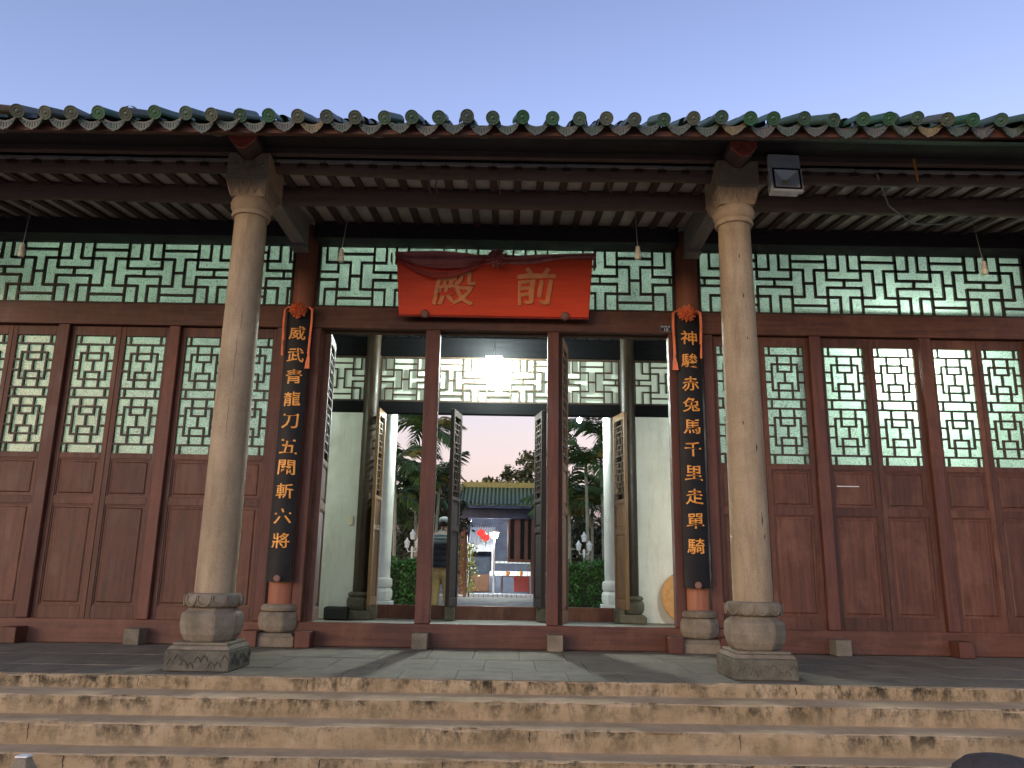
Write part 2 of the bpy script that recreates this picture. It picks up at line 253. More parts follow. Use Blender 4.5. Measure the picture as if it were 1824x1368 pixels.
# ------------------------------------------------------------------ mesh helpers
class MB:
    def __init__(s): s.v = []; s.f = []
    def add(s, vs, fs):
        o = len(s.v); s.v += [tuple(p) for p in vs]; s.f += [tuple(i + o for i in f) for f in fs]; return s
    def box(s, x0, x1, y0, y1, z0, z1):
        return s.add([(x0, y0, z0), (x1, y0, z0), (x1, y1, z0), (x0, y1, z0), (x0, y0, z1), (x1, y0, z1), (x1, y1, z1), (x0, y1, z1)],
                     [(0, 3, 2, 1), (4, 5, 6, 7), (0, 1, 5, 4), (1, 2, 6, 5), (2, 3, 7, 6), (3, 0, 4, 7)])
    def frustum(s, a, z0, b, z1):   # a, b = (x0,x1,y0,y1)
        return s.add([(a[0], a[2], z0), (a[1], a[2], z0), (a[1], a[3], z0), (a[0], a[3], z0), (b[0], b[2], z1), (b[1], b[2], z1), (b[1], b[3], z1), (b[0], b[3], z1)],
                     [(0, 3, 2, 1), (4, 5, 6, 7), (0, 1, 5, 4), (1, 2, 6, 5), (2, 3, 7, 6), (3, 0, 4, 7)])
    def prism(s, poly, y0, y1, plane='XZ'):   # poly counter-clockwise seen from -Y (x right, z up)
        n = len(poly)
        P = (lambda a, b, c: (a, c, b)) if plane == 'XZ' else (lambda a, b, c: (c, a, b))
        vs = [P(a, b, y0) for a, b in poly] + [P(a, b, y1) for a, b in poly]
        fs = [tuple(range(n)), tuple(range(2 * n - 1, n - 1, -1))] + [(i, i + n, (i + 1) % n + n, (i + 1) % n) for i in range(n)]
        return s.add(vs, fs)
    def lathe(s, prof, n=24, cx=0, cy=0, cz=0, caps=True, rot=0.0, fr=None):
        vs = []; fs = []
        for r, z in prof:
            for k in range(n):
                a = 2 * PI * k / n + rot; rr = r * (fr(a, z) if fr else 1)
                vs.append((cx + rr * math.cos(a), cy + rr * math.sin(a), cz + z))
        m = len(prof)
        for i in range(m - 1):
            for k in range(n):
                fs.append((i * n + k, i * n + (k + 1) % n, (i + 1) * n + (k + 1) % n, (i + 1) * n + k))
        if caps:
            fs.append(tuple(range(n - 1, -1, -1))); fs.append(tuple((m - 1) * n + k for k in range(n)))
        return s.add(vs, fs)
    def tube(s, path, r, n=8, caps=True):
        path = [Vector(p) for p in path]; R = r if isinstance(r, (list, tuple)) else [r] * len(path)
        vs = []; fs = []; up = Vector((0, 0, 1))
        t0 = (path[1] - path[0]).normalized()
        if abs(t0.dot(up)) > 0.95: up = Vector((0, 1, 0))
        x = t0.cross(up).normalized()
        for i, p in enumerate(path):
            t = ((path[min(i + 1, len(path) - 1)] - path[max(i - 1, 0)])).normalized()
            x = (x - t * x.dot(t)).normalized(); y = t.cross(x)
            for k in range(n):
                a = 2 * PI * k / n; vs.append(p + R[i] * (math.cos(a) * x + math.sin(a) * y))
        for i in range(len(path) - 1):
            for k in range(n): fs.append((i * n + k, i * n + (k + 1) % n, (i + 1) * n + (k + 1) % n, (i + 1) * n + k))
        if caps: fs.append(tuple(range(n - 1, -1, -1))); fs.append(tuple((len(path) - 1) * n + k for k in range(n)))
        return s.add(vs, fs)
    def quad(s, a, b, c, d): return s.add([a, b, c, d], [(0, 1, 2, 3)])
    def merge(s, o): return s.add(o.v, o.f)
    def mesh(s, name, mat, smooth=False, bevel=0.0):
        me = bpy.data.meshes.new(name); me.from_pydata(s.v, [], s.f)
        if mat is not None: me.materials.append(mat)
        if bevel > 0:
            bm = bmesh.new(); bm.from_mesh(me)
            ed = [e for e in bm.edges if len(e.link_faces) == 2 and e.calc_face_angle(0) > 0.5]
            bmesh.ops.bevel(bm, geom=ed, offset=bevel, segments=1, affect='EDGES', clamp_overlap=True)
            bm.to_mesh(me); bm.free()
        if smooth:
            me.polygons.foreach_set('use_smooth', [True] * len(me.polygons))
            me.set_sharp_from_angle(angle=math.radians(40))
        me.update(); return me
    def build(s, name, mat, parent=None, loc=(0, 0, 0), smooth=False, bevel=0.0, rot=None):
        return link(name, s.mesh(name, mat, smooth, bevel), parent, loc, rot)
def link(name, me, parent=None, loc=(0, 0, 0), rot=None):
    o = bpy.data.objects.new(name, me); C.objects.link(o); o.location = loc
    if rot: o.rotation_euler = rot
    if parent: o.parent = parent
    return o
def tag(o, label=None, cat=None, group=None, kind=None):
    for k, v in (('label', label), ('category', cat), ('group', group), ('kind', kind)):
        if v: o[k] = v
    return o
def empty(name, loc=(0, 0, 0), rot=None): return link(name, None, None, loc, rot)
def kids(o): return [c for c in list(bpy.data.objects) if c.parent == o]
def dup(o, parent=None, loc=None, rot=None, _tree=None):
    c = o.copy(); C.objects.link(c); c.parent = parent
    if loc is not None: c.location = loc
    if rot is not None: c.rotation_euler = rot
    for ch in (o.children if True else ()):
        dup(ch, c)
    return c
def glyph(ch, w, h, ext, offset=0.0, bevel=0.0):
    cu = bpy.data.curves.new('character', 'FONT'); cu.body = ch; cu.size = 1.0; cu.align_x = 'CENTER'; cu.align_y = 'CENTER'
    cu.offset = offset; cu.extrude = ext / max(w, 1e-6); cu.resolution_u = 3; cu.bevel_depth = bevel; cu.bevel_resolution = 1
    o = bpy.data.objects.new('character', cu); C.objects.link(o)
    dg = bpy.context.evaluated_depsgraph_get(); me = bpy.data.meshes.new_from_object(o.evaluated_get(dg))
    bpy.data.objects.remove(o)
    xs = [v.co.x for v in me.vertices]; ys = [v.co.y for v in me.vertices]
    cx, cy = (min(xs) + max(xs)) / 2, (min(ys) + max(ys)) / 2; sx, sy = w / (max(xs) - min(xs)), h / (max(ys) - min(ys))
    for v in me.vertices:
        x, y, z = v.co; v.co = ((x - cx) * sx, -z * w, (y - cy) * sy)
    return me

# ================================================================== SETTING
g = MB(); g.quad((-400, -400, 0), (400, -400, 0), (400, 7.6, 0), (-400, 7.6, 0))
tag(MB().box(-600, 600, -600, -3.9, -1.3, -0.86).box(7.5, 600, -3.9, 8.2, -1.3, -0.86).box(-600, -7.5, -3.9, 8.2, -1.3, -0.86).build('forecourt_ground', M['ground']), kind='structure')
tag(MB().box(-600, 600, 8.2, 1200, -0.5, -0.05).build('courtyard_ground', M['ground']), kind='structure')
# porch floor (body + individual slabs proud of it)
pf = tag(MB().box(-7.5, 7.5, -2.28, 0.05, -0.9, -0.012).build('porch_floor', M['plinth']), kind='structure')
sx, slabs = 0.415, []
for row, (y0, y1) in enumerate(((-2.285, -1.78), (-1.775, -1.0), (-0.995, -0.06))):
    me = [MB().box(-sx / 2 + 0.002, sx / 2 - 0.002, -(y1 - y0) / 2 + 0.002, (y1 - y0) / 2 - 0.002, -0.035, 0.0).mesh('slab', M['slab'], bevel=0.002) for _ in range(1)][0]
    off = (0.0, 0.19, 0.07)[row]
    for k in range(-15, 16):
        o = link('slab', me, pf, (k * sx + off + 0.02, (y0 + y1) / 2, random.uniform(-0.002, 0.002)))
        o.rotation_euler = (random.uniform(-0.002, 0.002), random.uniform(-0.003, 0.003), 0)
# steps: treads and risers measured from the photograph
st = tag(empty('entrance_steps', (0, 0, 0)), kind='structure')
ed = [(-2.307, -0.012), (-2.633, -0.094), (-2.922, -0.214), (-3.165, -0.346), (-3.43, -0.475), (-3.70, -0.605), (-3.97, -0.735)]
_cr = random.Random(17); _chips = [[(_cr.uniform(-7, 7), _cr.uniform(0.02, 0.09), _cr.uniform(0.004, 0.014)) for _ in range(26)] for _ in range(14)]
def wob(x, s): return 0.004 * math.sin(x * 2.1 + s) + 0.003 * math.sin(x * 7.3 + 2 * s) + 0.0025 * math.sin(x * 23 + 3 * s) + 0.002 * math.sin(x * 61 + s) - sum(d * max(0, 1 - ((x - c) / w) ** 2) for c, w, d in _chips[int(s) % 14])
for i in range(len(ed) - 1):
    y_back, y_front = ed[i][0] + 0.1, ed[i + 1][0]
    ztop = ed[i + 1][1]; b = MB(); n = 600
    zb = ed[i + 2][1] - 0.05 if i + 2 < len(ed) else ztop - 0.16
    rows = []
    for k in range(n + 1):
        x = -7.5 + 15 * k / n
        rows.append([(x, y_back - y_front, 0), (x, 0.016, 0.0 + 0.4 * wob(x, i)), (x, 0.004 + wob(x, i), -0.006 + 0.5 * wob(x, i + 2)), (x, 0.0 + 0.8 * wob(x, i + 5), -0.022), (x, 0.002 + 0.6 * wob(x * 0.7, i + 1), zb - ztop)])
    for k in range(n):
        for j in range(4): b.quad(rows[k][j], rows[k][j + 1], rows[k + 1][j + 1], rows[k + 1][j])
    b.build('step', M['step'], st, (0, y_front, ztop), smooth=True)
# top riser under the slabs
b = MB(); n = 600; rows = []
for k in range(n + 1):
    x = -7.5 + 15 * k / n
    rows.append([(x, 0.03, -0.004), (x, 0.012 + wob(x, 9), 0.018 + 0.9 * wob(x, 4)), (x, 0.004 + wob(x, 9), 0.006 + wob(x, 6)), (x, 0.004, -0.13)])
for k in range(n):
    for j in range(3): b.quad(rows[k][j], rows[k][j + 1], rows[k + 1][j + 1], rows[k + 1][j])
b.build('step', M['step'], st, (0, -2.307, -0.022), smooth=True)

_cr = random.Random(23)
for i in range(5):
    for k in range(9):
        x = -6 + 12 * (k + _cr.uniform(0.1, 0.9)) / 9; yf, zt = ed[i + 1] if i else (-2.307, -0.005); hh = 0.05 + 0.05 * _cr.random()
        if i == 0: yf += 0.004
        pts = [(x + _cr.uniform(-0.006, 0.006), yf - 0.0005, zt - 0.012 - hh * q / 4) for q in range(5)]
        MB().tube(pts, [0.0022, 0.0035, 0.002, 0.0025, 0.001], 4).build('crack', M['rubber'], st)

# ================================================================== TEMPLE HALL
hall = tag(empty('temple_hall', (0, 0, 0)), 'red brown timber temple hall with green tiled eaves and fretwork doors above the steps', 'temple')
BX = 2.1
# --- front stone columns
def stone_column(x, carved):
    sh = MB().lathe([(0.153, 0.55), (0.152, 0.9), (0.146, 2.0), (0.139, 3.2), (0.135, 3.73)], 40).build('stone_column', M['shaft'], hall, (x, -1.9, 0), smooth=True)
    # capital: rings, leaf band, notched block
    MB().lathe([(0.134, 3.695), (0.155, 3.70), (0.164, 3.718), (0.158, 3.738), (0.148, 3.746), (0.157, 3.755), (0.176, 3.785), (0.178, 3.82), (0.168, 3.85), (0.148, 3.862)], 40).build('neck_ring', M['capital'], sh, smooth=True)
    blk = MB()
    blk.prism([(-0.178, 3.99), (0.178, 3.99), (0.178, 4.235), (0.105, 4.235), (0.03, 4.165), (-0.03, 4.165), (-0.105, 4.235), (-0.178, 4.235)], -0.200, 0.25)
    blk.build('capital_block', M['capital'], sh, bevel=0.008)
    lb = MB(); lb.frustum((-0.145, 0.145, -0.15, 0.15), 3.85, (-0.184, 0.184, -0.206, 0.252), 3.99)
    lb.build('leaf_band', M['capital'], sh, bevel=0.006)
    # carved leaves on the band
    lv = MB()
    for sgn in (0, 1, 2):
        for k in range(5):
            u = (k - 2) * 0.066
            if sgn == 0: f = lambda a, t: (a, -0.152 - 0.055 * t - 0.003, 3.856 + 0.132 * t)
            elif sgn == 1: f = lambda a, t: (-0.147 - 0.038 * t - 0.003, a + 0.02, 3.856 + 0.132 * t)
            else: f = lambda a, t: (0.147 + 0.038 * t + 0.003, a + 0.02, 3.856 + 0.132 * t)
            lv.tube([f(u - 0.032, 0.95), f(u - 0.024, 0.5), f(u, 0.12), f(u + 0.024, 0.5), f(u + 0.032, 0.95)], 0.0055, 5)
            lv.tube([f(u, 0.3), f(u, 0.9)], 0.004, 5)
    lv.build('carved_leaf', M['capital'], sh, smooth=True)
    if carved:
        cv = MB(); rr = random.Random(3)
        for cx in (-0.105, -0.045, 0.02, 0.10):
            for k in range(7):
                a = rr.uniform(0, 2 * PI); l = rr.uniform(0.015, 0.042); x0, z0 = cx + rr.uniform(-0.02, 0.02), 4.10 + rr.uniform(-0.04, 0.04)
                cv.tube([(x0, -0.201, z0), (x0 + l * math.cos(a) * 0.5 + 0.008, -0.208, z0 + l * math.sin(a) * 0.5), (x0 + l * math.cos(a), -0.202, z0 + l * math.sin(a) + 0.006)], 0.008, 5)
        cv.tube([(-0.165, -0.202, 4.012), (0.165, -0.202, 4.012)], 0.004, 5)
        cv.build('carved_relief', M['capital'], sh, smooth=True)
    else:
        MB().tube([(-0.165, -0.202, 4.012), (0.165, -0.202, 4.012)], 0.004, 5).build('carved_line', M['capital'], sh, smooth=True)
    # dark splits in the stone
    if not carved:
        for a, z, h_ in ((-95, 3.38, 0.045), (-88, 3.03, 0.06), (-82, 2.66, 0.03), (-72, 1.75, 0.10), (-66, 1.18, 0.13), (-60, 1.05, 0.05), (-110, 1.95, 0.05)):
            aa = math.radians(a); c_ = MB(); r_ = 0.1525 - 0.0175 * (z - 0.55) / 3.2
            c_.tube([(r_ * math.cos(aa), r_ * math.sin(aa), z + h_ / 2), (r_ * math.cos(aa + 0.03), r_ * math.sin(aa + 0.03), z), (r_ * math.cos(aa), r_ * math.sin(aa), z - h_ / 2)], [0.001, 0.006, 0.001], 5)
            c_.build('crack', M['rubber'], sh, smooth=True)
    else:
        for a, z, h_ in ((-78, 2.35, 0.5), (-84, 1.9, 0.35), (-70, 2.75, 0.2)):
            aa = math.radians(a); c_ = MB(); n_ = 14
            c_.tube([((0.1530 - 0.0175 * (z - 0.55) / 3.2) * math.cos(aa + 0.03 * math.sin(q * 1.9)), (0.1530 - 0.0175 * (z - 0.55) / 3.2) * math.sin(aa + 0.03 * math.sin(q * 1.9)), z + h_ * (q / n_ - 0.5)) for q in range(n_ + 1)], [0.0012 + 0.0012 * math.sin(PI * q / n_) for q in range(n_ + 1)], 4)
            c_.build('crack', M['bark'], sh, smooth=True)
    # base
    lot = MB().lathe([(0.165, 0.452), (0.193, 0.458), (0.208, 0.475), (0.212, 0.505), (0.205, 0.54), (0.192, 0.556), (0.15, 0.562)], 64, fr=lambda a, z: 1 + 0.018 * abs(math.sin(6 * a)) * (1 if 0.46 < z < 0.55 else 0)).build('lotus_ring', M['base'], sh, smooth=True)
    pt = MB()
    for k in range(12):
        a0 = 2 * PI * k / 12
        P = lambda da, z: (0.2185 * math.cos(a0 + da), 0.2185 * math.sin(a0 + da), z)
        pt.tube([P(-0.24, 0.545), P(-0.22, 0.50), P(-0.10, 0.472), P(0, 0.467), P(0.10, 0.472), P(0.22, 0.50), P(0.24, 0.545)], 0.005, 5)
    pt.build('petal_carving', M['base'], sh, smooth=True)
    MB().lathe([(0.165, 0.20), (0.19, 0.208), (0.222, 0.26), (0.236, 0.325), (0.232, 0.395), (0.222, 0.418), (0.19, 0.43), (0.178, 0.455)], 8, rot=PI / 8).build('octagonal_drum', M['base'], sh, bevel=0.01)
    q = 0.205; mo = MB()
    mo.box(-q, q, -q, q, 0.185, 0.205); mo.frustum((-q - 0.03, q + 0.03, -q - 0.03, q + 0.03), 0.155, (-q - 0.012, q + 0.012, -q - 0.012, q + 0.012), 0.184)
    mo.build('moulding', M['base'], sh, bevel=0.004)
    pl = MB(); q = 0.243; pl.box(-q, q, -q, q, 0.003, 0.153); pl.build('plinth', M['plinth'], sh, bevel=0.008)
    cr = MB(); rr = random.Random(11)
    for (fx, fy) in ((0, -1), (-1, 0), (1, 0)):
        for k in range(9):
            u = -0.2 + 0.05 * k; z0 = 0.075 + 0.03 * math.sin(k * 1.7)
            pts = [(u - 0.02, z0 - 0.02), (u, z0 + 0.022), (u + 0.02, z0 + 0.005), (u + 0.03, z0 - 0.02)]
            if fy: cr.tube([(a, -q - 0.001, z) for a, z in pts], 0.0055, 5)
            else: cr.tube([(fx * (q + 0.001), a, z) for a, z in pts], 0.0055, 5)
    cr.build('plinth_carving', M['plinth'], sh, smooth=True)
    # red beam end in the notch, carries the eave beam
    be = MB().prism([(-0.032, 4.168), (0.032, 4.168), (0.112, 4.25), (0.112, 4.31), (-0.112, 4.31), (-0.112, 4.25)], -0.395, -0.38)
    hd = MB().prism([(-0.03, 4.166), (0.03, 4.166), (0.11, 4.25), (0.11, 4.309), (-0.11, 4.309), (-0.11, 4.25)], -0.38, 0.30)
    h = hd.build('bracket_beam', M['beam'], sh, bevel=0.004)
    be.build('bracket_end', M['red_end'], sh, bevel=0.004)
    # tie beam back to the wall column
    tb = MB().box(-0.07, 0.07, 0.31, 1.62, 4.10, 4.42).build('tie_beam', M['tie'], sh, bevel=0.01)
    MB().box(-0.08, 0.08, 1.45, 1.62, 4.06, 4.098).build('tie_block', M['tie'], sh, bevel=0.006)
    return sh
stone_column(-BX, True)['label'] = 'left stone column with floral carving on its capital'
stone_column(BX, False)['label'] = 'right stone column with plain capital block'

# --- wall columns of wood, with stone bases
def wall_column(x, y, mat, base, h=4.5, r=0.13):
    c = MB().lathe([(r, 0.40), (r * 1.01, 1.5), (r * 0.97, h)], 28).build('wood_column', mat, hall, (x, y, 0), smooth=True)
    MB().lathe([(0.16, 0.335), (0.185, 0.34), (0.192, 0.37), (0.175, 0.395), (0.14, 0.405)], 28).build('base_ring', base, c, smooth=True)
    MB().lathe([(0.15, 0.13), (0.185, 0.145), (0.208, 0.20), (0.212, 0.27), (0.20, 0.315), (0.165, 0.335)], 8, rot=PI / 8).build('base_drum', base, c, bevel=0.012)
    MB().frustum((-0.205, 0.205, -0.205, 0.205), 0.095, (-0.17, 0.17, -0.17, 0.17), 0.13).box(-0.21, 0.21, -0.21, 0.21, 0.002, 0.094).build('base_plinth', base, c, bevel=0.006)
    return c
wall_column(-BX, 0, M['column_wood'], M['base']); wall_column(BX, 0, M['column_wood'], M['base'])
wall_column(-6.0, 0, M['column_wood'], M['base']); wall_column(6.0, 0, M['column_wood'], M['base'])

# --- frame: lintels, sills, posts
Z_SILL, Z_LB, Z_LT, Z_TT = 0.232, 3.285, 3.525, 4.285
def hb(name, x0, x1, y0, y1, z0, z1, m='frame', bev=0.006): return MB().box(x0, x1, y0, y1, z0, z1).build(name, M[m], hall, bevel=bev)
for x0, x1 in ((-5.86, -BX - 0.12), (-BX + 0.12, BX - 0.12), (BX + 0.12, 5.86)):
    hb('lintel', x0, x1, -0.075, 0.075, Z_LB, Z_LT)
    hb('sill_board', x0, x1, -0.055, 0.055, 0.002, Z_SILL)
    hb('door_stop', x0, x1, 0.04, 0.07, Z_LB - 0.03, Z_LB - 0.001, 'lattice')
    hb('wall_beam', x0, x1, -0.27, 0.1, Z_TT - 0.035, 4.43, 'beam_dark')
def post(x, w, z0=Z_SILL + 0.002, z1=Z_LB - 0.002, y0=-0.07, y1=0.06): return hb('door_post', x - w / 2, x + w / 2, y0, y1, z0, z1, 'post')
for s in (-1, 1):
    post(s * 1.925, 0.10); post(s * 2.295, 0.11)
    for x in (3.455, 4.65, 5.80): post(s * x, 0.1195)
post(-0.665, 0.152); post(0.632, 0.118)
blk = MB().box(-0.075, 0.075, -0.19, 0.0, 0.003, 0.155).mesh('threshold_block', M['base'], bevel=0.006)
blkw = MB().box(-0.075, 0.075, -0.19, 0.0, 0.003, 0.155).mesh('threshold_block', M['post'], bevel=0.006)
for x, w in ((-4.65, 1), (-3.455, 0), (-2.32, 1), (-1.80, 1), (-0.665, 0), (0.655, 0), (1.83, 1), (2.34, 1), (3.455, 0), (4.65, 1)):
    link('threshold_block', blkw if w else blk, hall, (x, -0.057, 0))
# little dark recesses beside blocks are formed by the sill itself

# --- fretwork
def bars_to_mesh(segs, w, d):     # segs (x0,z0,x1,z1) axis-aligned
    b = MB()
    for i, (x0, z0, x1, z1) in enumerate(segs):
        e = 0.0007 * (i % 3)
        if abs(x1 - x0) > abs(z1 - z0): b.box(min(x0, x1) - w / 2, max(x0, x1) + w / 2, -d / 2 - e, d / 2 + e, z0 - w / 2, z0 + w / 2)
        else: b.box(x0 - w / 2 + 0.0004, x0 + w / 2 - 0.0004, -d / 2 + 0.0005 - e, d / 2 - 0.0005 + e, min(z0, z1) - w / 2 + 0.0005, max(z0, z1) + w / 2 - 0.0005)
    return b
def leaf_lattice(w, h):
    s = []
    def H(u0, u1, v): s.append((u0 * w, -v * h, u1 * w, -v * h))
    def V(u, v0, v1): s.append((u * w, -v0 * h, u * w, -v1 * h))
    for v in (0.075, 0.455, 0.535, 0.925): H(0, 1, v)
    for a, b in ((0, 0.075), (0.455, 0.535), (0.925, 1.0)): V(0.12, a, b); V(0.88, a, b)
    for t, bt in ((0.075, 0.455), (0.535, 0.925)):
        U = lambda q: t + (bt - t) * q
        for x in (0.32, 0.68): V(x, U(0), U(0.37)); V(x, U(0.63), U(1))
        H(0.17, 0.83, U(0.2)); H(0.17, 0.83, U(0.8)); V(0.17, U(0.2), U(0.8)); V(0.83, U(0.2), U(0.8))
        H(0.32, 0.68, U(0.37)); H(0.32, 0.68, U(0.63)); V(0.5, U(0.37), U(0.63))
        for q in (0.37, 0.61): H(0, 0.17, U(q)); H(0.83, 1, U(q))
    return s
def transom_segs(x0, x1, z0, z1, P, ph):
    Hh = z1 - z0; out = []
    base = [('H', 0, .51, .13), ('H', 0, .51, .87), ('V', 0, 0, .435), ('V', .51, 0, .435), ('V', 0, .565, 1), ('V', .51, .565, 1), ('H', .51, 1, .435), ('H', .51, 1, .565),
            ('V', .755, .435, .565), ('V', .685, 0, .275), ('V', .83, 0, .275), ('V', .685, .725, 1), ('V', .83, .725, 1), ('H', .335, .685, .275), ('H', .83, 1.175, .275),
            ('H', .335, .685, .725), ('H', .83, 1.175, .725), ('V', .335, .275, .725), ('V', .175, .275, .725), ('H', .175, .335, .5)]
    for k in range(-2, int((x1 - x0) / P) + 2):
        for t, a, b, c in base:
            if t == 'H':
                xa, xb = x0 + ph + (k + a) * P, x0 + ph + (k + b) * P; z = z1 - c * Hh
                xa, xb = max(xa, x0), min(xb, x1)
                if xb - xa > 0.01: out.append((xa, z, xb, z))
            else:
                x = x0 + ph + (k + a) * P
                if x0 + 0.012 < x < x1 - 0.012: out.append((x, z1 - b * Hh, x, z1 - c * Hh))
    return out
def transom(x0, x1, z0, z1, y, P, ph, glass, name='transom_window', fm='frame', lm='lattice'):
    f = MB(); t = 0.03
    f.box(x0, x1, y - 0.035, y + 0.03, z0, z0 + t); f.box(x0, x1, y - 0.035, y + 0.03, z1 - t, z1)
    f.box(x0, x0 + t, y - 0.034, y + 0.029, z0 + t, z1 - t); f.box(x1 - t, x1, y - 0.034, y + 0.029, z0 + t, z1 - t)
    o = f.build(name, M[lm], hall)
    bars_to_mesh(transom_segs(x0 + t, x1 - t, z0 + t, z1 - t, P, ph), 0.023, 0.034).build('fretwork', M[lm], o, (0, y - 0.012, 0))
    MB().quad((x0 + t, 0, z0 + t), (x1 - t, 0, z0 + t), (x1 - t, 0, z1 - t), (x0 + t, 0, z1 - t)).build('pane', glass, o, (0, y + 0.008, 0))
    return o
for x0, x1, ph in ((-5.86, -BX - 0.125, 0.584 / 0.772), (-BX + 0.125, BX - 0.125, 0.194 / 0.772), (BX + 0.125, 5.86, 0.239 / 0.772)):
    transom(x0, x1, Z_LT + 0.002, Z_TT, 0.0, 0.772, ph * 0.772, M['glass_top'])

# --- door leaves (origin at hinge bottom corner, leaf along +x, outer face at -y)
LW, LZ0, LZ1 = 0.512, 0.0, 3.05
def make_leaf(parent, glass, m='door', W_=LW, lm='lattice'):
    st_, z0, z1 = 0.052, 0.0, 3.05
    rails = [(0.0, 0.125), (1.135, 1.215), (1.61, 1.67), (2.945, 3.05)]
    f = MB(); f.box(0.002, st_, -0.025, 0.025, z0, z1); f.box(W_ - st_, W_ - 0.002, -0.025, 0.025, z0, z1)
    for a, b in rails: f.box(st_, W_ - st_, -0.0235, 0.0235, a, b)
    leaf = f.build('door_leaf', M[m], parent, bevel=0.003)
    for a, b in ((0.125, 1.135), (1.215, 1.61)):
        p = MB(); p.box(st_, W_ - st_, -0.006, 0.006, a, b)
        i = 0.032
        p.frustum((st_ + i, W_ - st_ - i, a + i, b - i), 0.006, (st_ + i + 0.012, W_ - st_ - i - 0.012, a + i + 0.012, b - i - 0.012), 0.0155)
        # the raised field was built along +z: turn it to face -y
        n = len(p.v)
        for q in range(n - 8, n):
            x, y, z = p.v[q]; p.v[q] = (x, -z, y)
        p.f[-6:] = [tuple(reversed(t)) for t in p.f[-6:]]
        p.build('panel', M[m], leaf)
        mo = MB()   # a thin moulding round each panel
        t = 0.011
        mo.box(st_, W_ - st_, -0.016, -0.006, a, a + t); mo.box(st_, W_ - st_, -0.016, -0.006, b - t, b)
        mo.box(st_, st_ + t, -0.0155, -0.006, a + t, b - t); mo.box(W_ - st_ - t, W_ - st_, -0.0155, -0.006, a + t, b - t)
        mo.build('moulding', M[m], leaf)
    lw, lh = W_ - 2 * st_, 2.945 - 1.67
    bars_to_mesh(leaf_lattice(lw, lh), 0.019, 0.026).build('lattice', M[lm], leaf, (st_, -0.008, 2.945))
    if glass: MB().quad((st_, 0, 1.67), (W_ - st_, 0, 1.67), (W_ - st_, 0, 2.945), (st_, 0, 2.945)).build('pane', glass, leaf, (0, 0.008, 0))
    return leaf
leaf0 = make_leaf(hall, M['glass'])
first = True
for s in (-1, 1):
    for pa, pb in ((2.352, 3.396), (3.514, 4.591), (4.709, 5.741)):
        w = (pb - pa) / 2
        for k in range(2):
            xl = (s * pa if s > 0 else -pb) + k * w
            o = leaf0 if first else dup(leaf0, hall)
            first = False
            o.location = (xl, 0.012 + random.uniform(-0.002, 0.002), 0.229); o.scale = (w / LW, 1, 1)
# a white scratched strip on one right-hand leaf panel
MB().box(3.60, 3.83, -0.0115, -0.009, 1.668, 1.677).build('scratch', M['white_paint'], hall)
# the open leaves of the middle doorway: they swing inwards
lopen = make_leaf(hall, None, 'door')
lopen.location = (-1.86, 0.05, 0.229); lopen.rotation_euler = (0, 0, math.radians(91))
lo2 = dup(lopen, hall, (-1.815, 0.055, 0.229), (0, 0, math.radians(96)))
lo3 = dup(lopen, hall, (0.716, 0.06, 0.229), (0, 0, math.radians(79)))
# --- back wall (y = 4.53): columns, beams, fretwork, leaves, thresholds
YB = 4.53
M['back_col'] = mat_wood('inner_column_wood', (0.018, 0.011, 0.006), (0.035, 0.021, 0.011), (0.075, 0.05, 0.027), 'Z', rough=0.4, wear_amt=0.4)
for s in (-1, 1):
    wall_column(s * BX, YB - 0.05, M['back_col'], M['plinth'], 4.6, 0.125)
for x0, x1 in ((-6.2, -BX - 0.115), (-BX + 0.115, BX - 0.115), (BX + 0.115, 6.2)):
    mid = x0 > -3 and x0 < 0
    hb('inner_lintel', x0, x1, YB - 0.07, YB + 0.07, 3.235, 3.43, 'beam_black')
    hb('inner_wall_beam', x0, x1, YB - 0.09, YB + 0.09, 4.20, 4.52, 'beam_black')
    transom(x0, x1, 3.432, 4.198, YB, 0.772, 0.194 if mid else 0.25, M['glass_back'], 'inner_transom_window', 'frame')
    if not mid:
        wl = MB().box(x0, x1, YB - 0.06, YB + 0.06, 0.0, 3.233).build('plaster_wall', M['plaster'], hall)
hb('inner_sill', -BX + 0.125, BX - 0.125, YB - 0.05, YB + 0.05, 0.005, 0.215, 'door')
for s in (-1, 1):
    hb('inner_door_post', s * 0.665 - 0.05, s * 0.665 + 0.05, YB - 0.05, YB + 0.05, 0.217, 3.233, 'beam_dark')
    hb('inner_door_post', s * 1.945 - 0.04, s * 1.945 + 0.04, YB - 0.05, YB + 0.05, 0.217, 3.233, 'beam_dark')
    for x in (0.70, 1.90): MB().box(s * x - 0.075, s * x + 0.075, YB - 0.22, YB - 0.052, 0.003, 0.21).build('inner_threshold_block', M['plinth'], hall, bevel=0.006)
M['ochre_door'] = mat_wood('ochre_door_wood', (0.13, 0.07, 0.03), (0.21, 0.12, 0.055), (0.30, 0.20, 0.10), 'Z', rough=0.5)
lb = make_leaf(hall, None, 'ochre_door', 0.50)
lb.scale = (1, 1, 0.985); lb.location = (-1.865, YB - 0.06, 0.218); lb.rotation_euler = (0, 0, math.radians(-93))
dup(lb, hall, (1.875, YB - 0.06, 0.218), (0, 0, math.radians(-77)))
ld = make_leaf(hall, None, 'beam_dark', 0.50, 'back_col')      # backlit shade of the middle pair put into a darker wood colour
ld.scale = (1, 1, 0.985); ld.location = (-0.62, YB - 0.06, 0.218); ld.rotation_euler = (0, 0, math.radians(-101))
for (x, a) in ((-0.69, -94), (0.605, -79), (0.685, -85)):
    dup(ld, hall, (x, YB - 0.06, 0.218), (0, 0, math.radians(a)))
